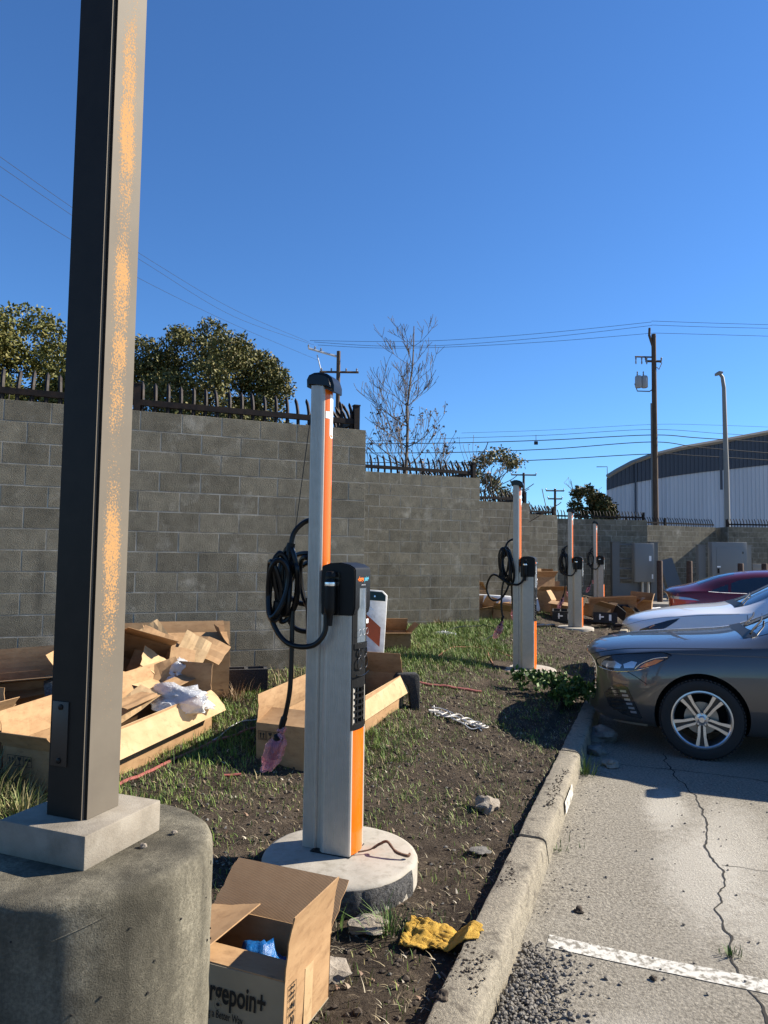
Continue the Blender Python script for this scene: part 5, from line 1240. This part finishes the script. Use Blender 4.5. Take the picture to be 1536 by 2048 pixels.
# ------------------------------------------------------------ ground cover
def blades(name, m_, x, y, z, h, wdt, lean, cols, yaw=None):
    n = len(x); yaw = rng.random(n) * 2 * math.pi if yaw is None else yaw
    dx, dy = np.cos(yaw), np.sin(yaw); wx, wy = -dy, dx
    b = np.stack([x, y, z], 1); L1 = (lean * h * .35); L2 = lean * h
    hz = h * np.sqrt(np.clip(1 - lean ** 2 * .9, .02, 1))
    off = np.stack([wx, wy, np.zeros(n)], 1) * (wdt / 2)[:, None]
    mid = b + np.stack([dx * L1, dy * L1, hz * .6], 1); tip = b + np.stack([dx * L2, dy * L2, hz], 1)
    v = np.stack([b - off, b + off, mid + off * .7, mid - off * .7, tip], 1).reshape(-1, 3)
    i0 = np.arange(n) * 5
    me = bpy.data.meshes.new(name); me.vertices.add(5 * n); me.vertices.foreach_set('co', v.ravel())
    li = np.stack([i0, i0 + 1, i0 + 2, i0 + 3, i0 + 3, i0 + 2, i0 + 4], 1).ravel().astype(np.int32)
    me.loops.add(len(li)); me.loops.foreach_set('vertex_index', li); me.polygons.add(2 * n)
    me.polygons.foreach_set('loop_start', np.stack([np.arange(n) * 7, np.arange(n) * 7 + 4], 1).ravel().astype(np.int32)); me.update(calc_edges=True)
    ca = me.color_attributes.new('Col', 'FLOAT_COLOR', 'POINT'); arr = np.ones((5 * n, 4), np.float32); arr[:, :3] = np.repeat(cols, 5, 0); ca.data.foreach_set('color', arr.ravel())
    me.materials.append(MATS[m_]); return me
_ZN = {}
def zs(s, t):
    out = np.empty(len(s)); X = O2.x + CD.x * s + ND.x * t; Y = O2.y + CD.y * s + ND.y * t
    for i in range(len(s)): out[i] = soil_z(X[i], Y[i], s[i], t[i])
    return X, Y, out
def nval(s, t, sc, seed): return np.array([mnoise.noise(Vector((a * sc, b * sc, seed))) for a, b in zip(s, t)])
BOOST = [(4.4, 2.3, .9, .6, .9), (8.6, 2.6, 1.6, .7, 1.3), (6.0, 2.1, 1.0, .5, 1.0), (1.9, 2.35, 1.0, .35, .8), (2.7, 1.45, .7, .25, 1.1), (7.5, 1.7, 1.0, .4, .9), (11.0, 2.0, 2.0, .8, .8), (2.9, 2.7, .8, .4, .5), (14.5, 2.0, 2, .6, .5), (.2, 1.9, .8, .5, .35), (20, 2.4, 2, .8, .8)]
def density(s, t):
    d = .10 + .30 * np.clip(nval(s, t, 1.7, 1.0) * 2.2, 0, 1) + .22 * np.clip(nval(s, t, 4.5, 6.0) * 2, -.3, 1)
    for (a, b, ra, rb, k) in BOOST: d = d + k * np.exp(-(((s - a) / ra) ** 2 + ((t - b) / rb) ** 2))
    d = d * np.where((s > 8.5) & (t < 1.7), .22, 1) * np.where(t < .3, .6, 1)
    return d
def on_pad(s, t):
    k = np.zeros(len(s), bool)
    for (a, b), r_ in zip(PADS, (.41, .44, .41, .41)): k |= (s - a) ** 2 + (t - b) ** 2 < r_ ** 2
    fs, ft = (LPX - O2.x) * CD.x + (LPY - O2.y) * CD.y, (LPX - O2.x) * ND.x + (LPY - O2.y) * ND.y
    return k | ((s - fs) ** 2 + (t - ft) ** 2 < .34 ** 2)
def clump_pts(n, s0, s1, t0, t1, power=1.0):
    s = s0 + (s1 - s0) * rng.random(n) ** power; t = t0 + (t1 - t0) * rng.random(n)
    k = int(n * .45); j = rng.integers(0, max(1, n // 9), k); cs, ct = s[j], t[j]
    s[-k:] = cs + rng.normal(size=k) * .022; t[-k:] = ct + rng.normal(size=k) * .022
    return s, np.clip(t, .16, None)
GS, GT = [], []
for args in [(95000, -1.6, 5.0, .16, 3.4), (90000, 5.0, 12.0, .16, 4.5), (26000, 12, 24, .16, 4.5)]:
    s, t = clump_pts(*args); keep = (rng.random(len(s)) < density(s, t)) & ~on_pad(s, t); GS.append(s[keep]); GT.append(t[keep])
s = np.concatenate(GS); t = np.concatenate(GT); X, Y, Z = zs(s, t); dn = np.clip(density(s, t), 0, 1.3)
h = (.012 + .028 * rng.random(len(s)) + .045 * dn * rng.random(len(s))) * (1 + .03 * np.clip(s, 0, 12)) * np.where(rng.random(len(s)) < .06, 1.8, 1)
pal = np.array([(.085, .16, .018), (.13, .21, .025), (.18, .23, .04), (.06, .11, .016), (.20, .19, .06), (.27, .22, .10)])
pick = rng.choice(6, len(s), p=[.26, .26, .18, .14, .10, .06]); col = pal[pick] * (.75 + .5 * rng.random(len(s)))[:, None]
o = link('grass', blades('grass', 'grass', X, Y, Z - .004, h, .0028 + .0022 * rng.random(len(s)) + .00035 * np.clip(s, 0, 12), .15 + .75 * rng.random(len(s)), col)); tag(o, 'patchy short green grass over the dark soil', 'grass', kind='stuff')
# dry straw lying about
s = np.concatenate([-1.6 + 7 * rng.random(17000), 5 + 9 * rng.random(7000)]); t = .16 + 3.3 * rng.random(len(s)); k = ~on_pad(s, t) & (rng.random(len(s)) < .35 + .5 * (nval(s, t, 2.5, 12.0) > -.05)) & ~((s > 8.8) & (t < 1.6)); s, t = s[k], t[k]
X, Y, Z = zs(s, t); pal = np.array([(.36, .29, .17), (.27, .21, .12), (.20, .15, .09), (.44, .38, .26)]); col = pal[rng.integers(0, 4, len(s))] * (.7 + .5 * rng.random(len(s)))[:, None]
o = link('straw', blades('straw', 'grass', X, Y, Z + .003, .02 + .05 * rng.random(len(s)) ** 2, .0022 + .002 * rng.random(len(s)), .93 + .07 * rng.random(len(s)), col)); tag(o, 'dry pale straw bits scattered on the soil', 'straw', kind='stuff')
s = np.concatenate([-1.4 + 8 * rng.random(2600), 6 + 8 * rng.random(900)]); t = .17 + 3.0 * rng.random(len(s)); k = ~on_pad(s, t); s, t = s[k], t[k]; X, Y, Z = zs(s, t)
pal = np.array([(.16, .09, .05), (.10, .065, .04), (.26, .19, .12), (.34, .30, .23)]); col = pal[rng.integers(0, 4, len(s))] * (.7 + .5 * rng.random(len(s)))[:, None]
o = link('leaf_litter', blades('leaf_litter', 'grass', X, Y, Z + .004, .012 + .022 * rng.random(len(s)), .006 + .012 * rng.random(len(s)), .90 + .1 * rng.random(len(s)), col)); tag(o, 'brown leaf litter and scraps on the soil', 'leaf litter', kind='stuff')
# clods, crumbs and gravel
def scatter_rocks(name, m_, pos, rad, label, cat, flat=.8, sub=1):
    protos = []
    for k in range(8):
        me = rock_mesh('tmp', m_, 1.0, k * 2.7, sub, flat, .4); n = len(me.vertices); v = np.empty(3 * n); me.vertices.foreach_get('co', v); protos.append((v.reshape(-1, 3), [tuple(p.vertices) for p in me.polygons])); bpy.data.meshes.remove(me)
    V, F, o = [], [], 0
    for (p, r_) in zip(pos, rad):
        v, f = protos[random.randrange(8)]; a = random.random() * 6.28; c, s_ = math.cos(a), math.sin(a)
        w = v @ np.array([[c, s_, 0], [-s_, c, 0], [0, 0, 1]]) * r_ * np.array([1, random.uniform(.7, 1.1), 1]) + np.array(p); V.append(w); F += [tuple(i + o for i in q) for q in f]; o += len(v)
    me = bpy.data.meshes.new(name); me.from_pydata(np.concatenate(V).tolist(), [], F); me.materials.append(MATS[m_]); return tag(link(name, me), label, cat, kind='stuff')
s = np.concatenate([-1.4 + 6 * rng.random(9000), 4.5 + 5 * rng.random(700), 8.5 + 9 * rng.random(900)]); t = np.concatenate([.17 + 2.6 * rng.random(9000), .17 + 2.6 * rng.random(700), .17 + 1.6 * rng.random(900)])
k = ~on_pad(s, t); s, t = s[k], t[k]; X, Y, Z = zs(s, t); r_ = .003 + .014 * rng.random(len(s)) ** 4 + np.where(s > 8.5, .012 * rng.random(len(s)), 0) + np.where(rng.random(len(s)) < .02, .012, 0)
scatter_rocks('soil_clods', 'clod', list(zip(X, Y, Z)), r_, 'dark crumbly clods of dug soil', 'soil')
s = np.concatenate([-1.0 + 5 * rng.random(260)]); t = .2 + 2.2 * rng.random(260); k = ~on_pad(s, t); s, t = s[k], t[k]; X, Y, Z = zs(s, t)
scatter_rocks('pebbles', 'rock_grey', list(zip(X, Y, Z)), .004 + .010 * rng.random(len(s)) ** 2, 'small pale pebbles in the soil', 'pebbles')
pos, rad = [], []
for _ in range(3000):                               # gravel heap against the kerb
    u, v = random.gauss(0, .30), abs(random.gauss(0, .105)); s_, t_ = .12 + u, -.03 - v
    if s_ > .72: continue
    hgt = max(0, .055 * (1 - abs(u) / .62) * (1 - v / .30)); q = .003 + .009 * random.random() ** 2; x, y = xy(s_, t_); pos.append((x, y, hgt * random.random() + q * .5)); rad.append(q)
for _ in range(420):
    s_ = random.uniform(-.6, 4.5); t_ = -.02 - abs(random.gauss(0, .10)); x, y = xy(s_, t_); q = random.uniform(.002, .008); pos.append((x, y, q * .5)); rad.append(q)
for _ in range(130): s_, t_ = random.uniform(-.5, 3.5), -random.uniform(.1, 2.0); x, y = xy(s_, t_); q = random.uniform(.003, .008); pos.append((x, y, q * .5)); rad.append(q)
scatter_rocks('gravel', 'gravel', pos, rad, 'loose grey gravel heaped in the gutter beside the kerb', 'gravel')
pos, rad = [], []
for _ in range(3600):                                 # dirt crumbs on the kerb top
    s_ = random.uniform(-1.5, 3.4); t_ = random.uniform(.02, .145) if random.random() < .5 else random.gauss(.09, .03); 
    if mnoise.noise(Vector((s_ * 2.5, t_ * 9, 0))) + .5 * mnoise.noise(Vector((s_ * 9, t_ * 22, 4))) < .12 + .10 * max(0, s_): continue
    x, y = xy(s_, t_); q = .0012 + .0055 * random.random() ** 3; pos.append((x, y, .146 + q * .3)); rad.append(q)
scatter_rocks('kerb_dirt', 'clod', pos, rad, 'dark dirt crumbs strewn on the kerb top', 'dirt')
def rock(label, s_, t_, r_, seed, m_='rock', z=None, flat=.75, scale=(1, 1, 1)):
    x, y = xy(s_, t_); o = link('rock', rock_mesh('rock', m_, r_, seed, 3, flat, .42)); o.location = (x, y, (z if z is not None else soil_z(x, y, s_, t_)) + r_ * .3); o.rotation_euler = (0, 0, seed); o.scale = scale; smooth_mesh(o.data, 25); return tag(o, label, 'rock')
rock('rough brown rock lying alone on the soil right of the nearest charger', 2.0, .43, .078, 2)
rock('flat dark brown stone under the broken edge of the nearest pad', .42, .60, .075, 5, flat=.4)
rock('brown stone lying against the right side of the lettered carton', .03, .62, .075, 8, flat=.55)
rock('pale flat chip of stone on the soil near the kerb', 1.35, .33, .05, 11, 'rock_grey', flat=.2)
rock('pale rounded rock under the grey car bumper', 4.45, -.10, .12, 13, 'rock_grey', 0)
rock('smaller pale rock in the gutter below the grey car bumper', 3.93, -.085, .075, 17, 'rock_grey', 0)
rock('heap-like broken rubble stone in the gutter in the car shadow', 3.62, -.22, .07, 19, 'rock', 0, .5)
rock('small dark lump of asphalt by the painted line', .62, -.55, .014, 23, 'clod', 0)
rock('black lump of asphalt on the lot, upper of the two', 1.06, -.22, .022, 29, 'clod', 0)
rock('wedge of dark soil crust on the kerb top near the camera', -.05, .13, .022, 31, 'clod', .143)
# twig on the pad
px_, py_ = xy(*PADS[0]); tw = MB().tube(spline([(px_ + .09, py_ - .03, .215), (px_ + .15, py_ - .015, .222), (px_ + .20, py_ + .0, .245), (px_ + .235, py_ - .02, .262), (px_ + .275, py_ - .06, .232), (px_ + .33, py_ - .075, .218), (px_ + .345, py_ - .06, .222)], 6), [.004] * 8 + [.007] * 16 + [.008] * 8 + [.007] * 5, 7)
tw.v = [tuple(Vector(v) + Vector((mnoise.noise(Vector(v) * 60), mnoise.noise(Vector(v) * 61), 0)) * .0025) for v in tw.v]
tag(tw.build('twig', 'twig', smooth=True), 'crooked reddish twig lying on the nearest pad', 'twig')
# yellow rag
def rag():
    n1, n2 = 60, 40; vs = []
    a0, b0 = Vector((.415, 2.985)), Vector((-.93, .36)).normalized(); c0 = Vector((.30, .955)).normalized()
    for i in range(n1 + 1):
        for j in range(n2 + 1):
            u, v = i / n1, j / n2; wv = .085 + .09 * u ** .6
            p = a0 + b0 * (u * .33) + c0 * ((v - .5) * 2 * wv * .62 + .03 * u)
            p += Vector((.020 * mnoise.noise(Vector((u * 3, v * 4, 1))), .022 * mnoise.noise(Vector((u * 3, v * 4, 9)))))
            d = p - O2; s_, t_ = d.dot(CD), d.dot(ND)
            base = .149 if t_ < .15 else max(soil_z(p.x, p.y, s_, t_) + .010, .149 - (t_ - .15) * 1.0)
            q = mnoise.noise(Vector((u * 4.5, v * 3.2, 2))); q2 = mnoise.noise(Vector((u * 10, v * 8, 5)))
            z = base + .004 + (.019 * abs(q) + .015 * abs(q2) + .006 * abs(mnoise.noise(Vector((u * 22, v * 18, 8))))) * min(1, .15 + u * 1.6) + .0025 * mnoise.noise(Vector((u * 40, v * 40, 3)))
            vs.append((p.x, p.y, z))
    fs = [(i * (n2 + 1) + j, i * (n2 + 1) + j + 1, (i + 1) * (n2 + 1) + j + 1, (i + 1) * (n2 + 1) + j) for i in range(n1) for j in range(n2)]
    o = MB().add(vs, fs).build('rag', 'rag_yellow', smooth=True); md = o.modifiers.new('s', 'SOLIDIFY'); md.thickness = .004; md.offset = 1
    return tag(o, 'crumpled yellow terry rag draped over the kerb edge', 'rag')
rag()
# hoses, tubes and strapping
def ground_line(label, cat, name, pts, r_, m_, lift=.0, n_=8):
    P = spline([(xy(a, b)[0], xy(a, b)[1], 0) for a, b in pts], n_)
    Q = []
    for i, p in enumerate(P):
        d = Vector((p.x, p.y)) - O2; zz = soil_z(p.x, p.y, d.dot(CD), d.dot(ND)); up = lift * math.sin(math.pi * i / (len(P) - 1)); Q.append((p.x, p.y, zz + r_ + .004 + up))
    return tag(MB().tube(Q, r_, 7).build(name, m_, smooth=True), label, cat)
ground_line('pinkish red plastic tube on the grass beyond the long carton', 'tube', 'plastic_tube', [(4.55, 1.75), (4.75, 1.45), (4.95, 1.15)], .012, 'red_tube')
ground_line('red plastic tube lying beside the left long carton', 'tube', 'plastic_tube', [(1.05, 2.50), (1.6, 2.50), (2.05, 2.42), (2.55, 2.30)], .011, 'red_tube')
ground_line('pale green string lying beside the left long carton', 'string', 'string', [(1.5, 2.52), (2.0, 2.47), (2.4, 2.52), (2.7, 2.35)], .004, 'pvc')
ground_line('thin copper wire trailing on the grass left of the second charger', 'wire', 'loose_wire', [(6.2, 2.0), (7.2, 2.05), (7.5, 1.7), (6.95, 1.5), (6.55, 1.35)], .008, 'copper_wire')
ground_line('thin copper wire between the second wall and the second charger', 'wire', 'loose_wire', [(7.75, 1.85), (7.6, 1.5), (7.5, 1.25)], .008, 'copper_wire')
ground_line('thin black cord looping over the grass before the second wall', 'cord', 'rope_like_cable', [(7.8, 2.75), (8.9, 2.55), (9.6, 2.2), (9.3, 1.9), (8.6, 1.85), (8.1, 1.9)], .007, 'cable_rubber', .07)
ground_line('black hose on the soil between the second and third chargers', 'hose', 'black_hose', [(10.9, 1.9), (11.6, 1.55), (12.3, 1.35)], .03, 'cable_rubber')
ground_line('short white plastic pipe on the grass right of the left cartons', 'pipe', 'white_pipe', [(2.62, 2.42), (2.80, 2.22)], .018, 'pvc')
ground_line('short red stick at the foot of the carton behind the nearest charger', 'stick', 'red_stick', [(1.52, 2.06), (1.60, 1.98)], .008, 'red_tube')
def strapping():
    m = MB()
    for k in range(8):
        rd = random.Random(k); pts = []
        for i in range(7):
            u = i / 6; s_ = 3.82 - .14 * u + rd.uniform(-.10, .10); t_ = 1.36 - .52 * u; x, y = xy(s_, t_); pts.append((x, y, soil_z(x, y, s_, t_) + .012 + .03 * rd.random()))
        m.tube(spline(pts, 6), .006, 4)
    for k in range(3):
        q0 = xy(3.70, .84 + .03 * k); m.tube([(q0[0] + .04 * math.cos(a), q0[1] + .05 * math.sin(a), g(*q0) + .03 + .008 * k) for a in np.linspace(0, 6, 14)], .006, 4)
    return tag(m.build('strapping', 'white_strap', smooth=True), 'tangled hank of white plastic strapping on the soil', 'strapping')
strapping()
# weeds
def plant(label, base, n, hgt, spread, cols, wdt, name='weed_plant', cat='weed', lean=(.2, .95)):
    r = np.abs(rng.normal(size=n)) * spread * .5; a = rng.random(n) * 6.283; X = base[0] + r * np.cos(a); Y = base[1] + r * np.sin(a)
    Z = np.array([g(p, q) if base[2] is None else base[2] for p, q in zip(X, Y)])
    col = np.array(cols)[rng.integers(0, len(cols), n)] * (.7 + .6 * rng.random(n))[:, None]
    me = blades(name, 'grass', X, Y, Z, hgt * (.4 + .8 * rng.random(n)), wdt * (.6 + .8 * rng.random(n)), lean[0] + (lean[1] - lean[0]) * rng.random(n), col, a + rng.normal(size=n) * .6)
    return tag(link(name, me), label, cat)
GR = [(.07, .13, .02), (.10, .17, .03), (.05, .09, .018)]
wx, wy = xy(5.35, .42)
lw = thing('leafy_weed', 'leafy green weed growing at the kerb beside the grey car nose', 'weed', (wx, wy, g(wx, wy)))
leaf_cloud('foliage', 'leaf', [(random.gauss(0, .16), random.gauss(0, .22), random.uniform(.03, .20), random.uniform(.05, .10)) for _ in range(34)], 1900, .055, [(.05, .10, .018), (.075, .14, .025), (.035, .07, .015), (.10, .17, .035)], lw, shell=.2)
st_ = MB()
for k in range(9): a = random.random() * 6.28; st_.tube([(0, 0, 0), (.08 * math.cos(a), .12 * math.sin(a), .12), (.17 * math.cos(a), .24 * math.sin(a), .2 + .08 * random.random())], [.006, .004, .002], 5)
st_.build('stem', 'bark', lw)
plant('tuft of long grass in the gutter at the end of the sunlit kerb', (xy(3.30, -.05)[0], xy(3.30, -.05)[1], 0), 90, .17, .10, GR, .005, 'grass_tuft', 'grass')
plant('small grass tuft growing in the asphalt crack', (xy(.93, -.86)[0], xy(.93, -.86)[1], 0), 40, .04, .05, GR, .004, 'grass_tuft', 'grass')
plant('thin line of grass along the kerb foot by the joint', (xy(1.75, -.035)[0], xy(1.75, -.035)[1], 0), 60, .06, .14, GR, .004, 'grass_tuft', 'grass')
plant('grass tuft at the right foot of the nearest pad', (xy(.42, .50)[0], xy(.42, .50)[1], None), 70, .15, .13, GR, .005, 'grass_tuft', 'grass')
plant('grass tuft under the broken front edge of the nearest pad', (xy(.33, .80)[0], xy(.33, .80)[1], None), 80, .14, .16, GR, .005, 'grass_tuft', 'grass')
plant('dark tall weeds at the left picture edge before the carton', (-2.22, 4.12, None), 330, .30, .30, [(.05, .08, .02), (.08, .10, .03), (.10, .09, .045)], .010, 'weed_plant', 'weed')
plant('straw-coloured grass in front of the left carton', (-1.95, 3.95, None), 380, .16, .45, [(.20, .20, .07), (.30, .25, .12), (.10, .14, .03)], .006, 'dry_grass', 'grass')
plant('dry tan weed standing against the second wall', (.72, 13.05, .42), 170, .42, .16, [(.30, .20, .09), (.24, .16, .07), (.36, .26, .13)], .012, 'dry_weed', 'weed', (.05, .6))
plant('low dry brush at the foot of the second wall', (1.0, 13.0, .42), 260, .20, .60, [(.30, .20, .09), (.24, .17, .08), (.38, .30, .17)], .010, 'dry_weed', 'weed')
plant('dry stalks behind the carton by the nearest charger', (-.78, 6.55, None), 120, .30, .25, [(.34, .26, .13), (.28, .21, .11)], .006, 'dry_grass', 'grass', (.05, .5))
plant('dry twiggy grass around the black block', (-1.30, 6.45, None), 160, .16, .35, [(.30, .20, .11), (.22, .15, .09)], .005, 'dry_grass', 'grass')
plant('rank green grass in front of the second wall foot', (.55, 12.3, .40), 900, .13, 1.0, [(.10, .17, .02), (.14, .21, .03)], .010, 'grass_tuft', 'grass')
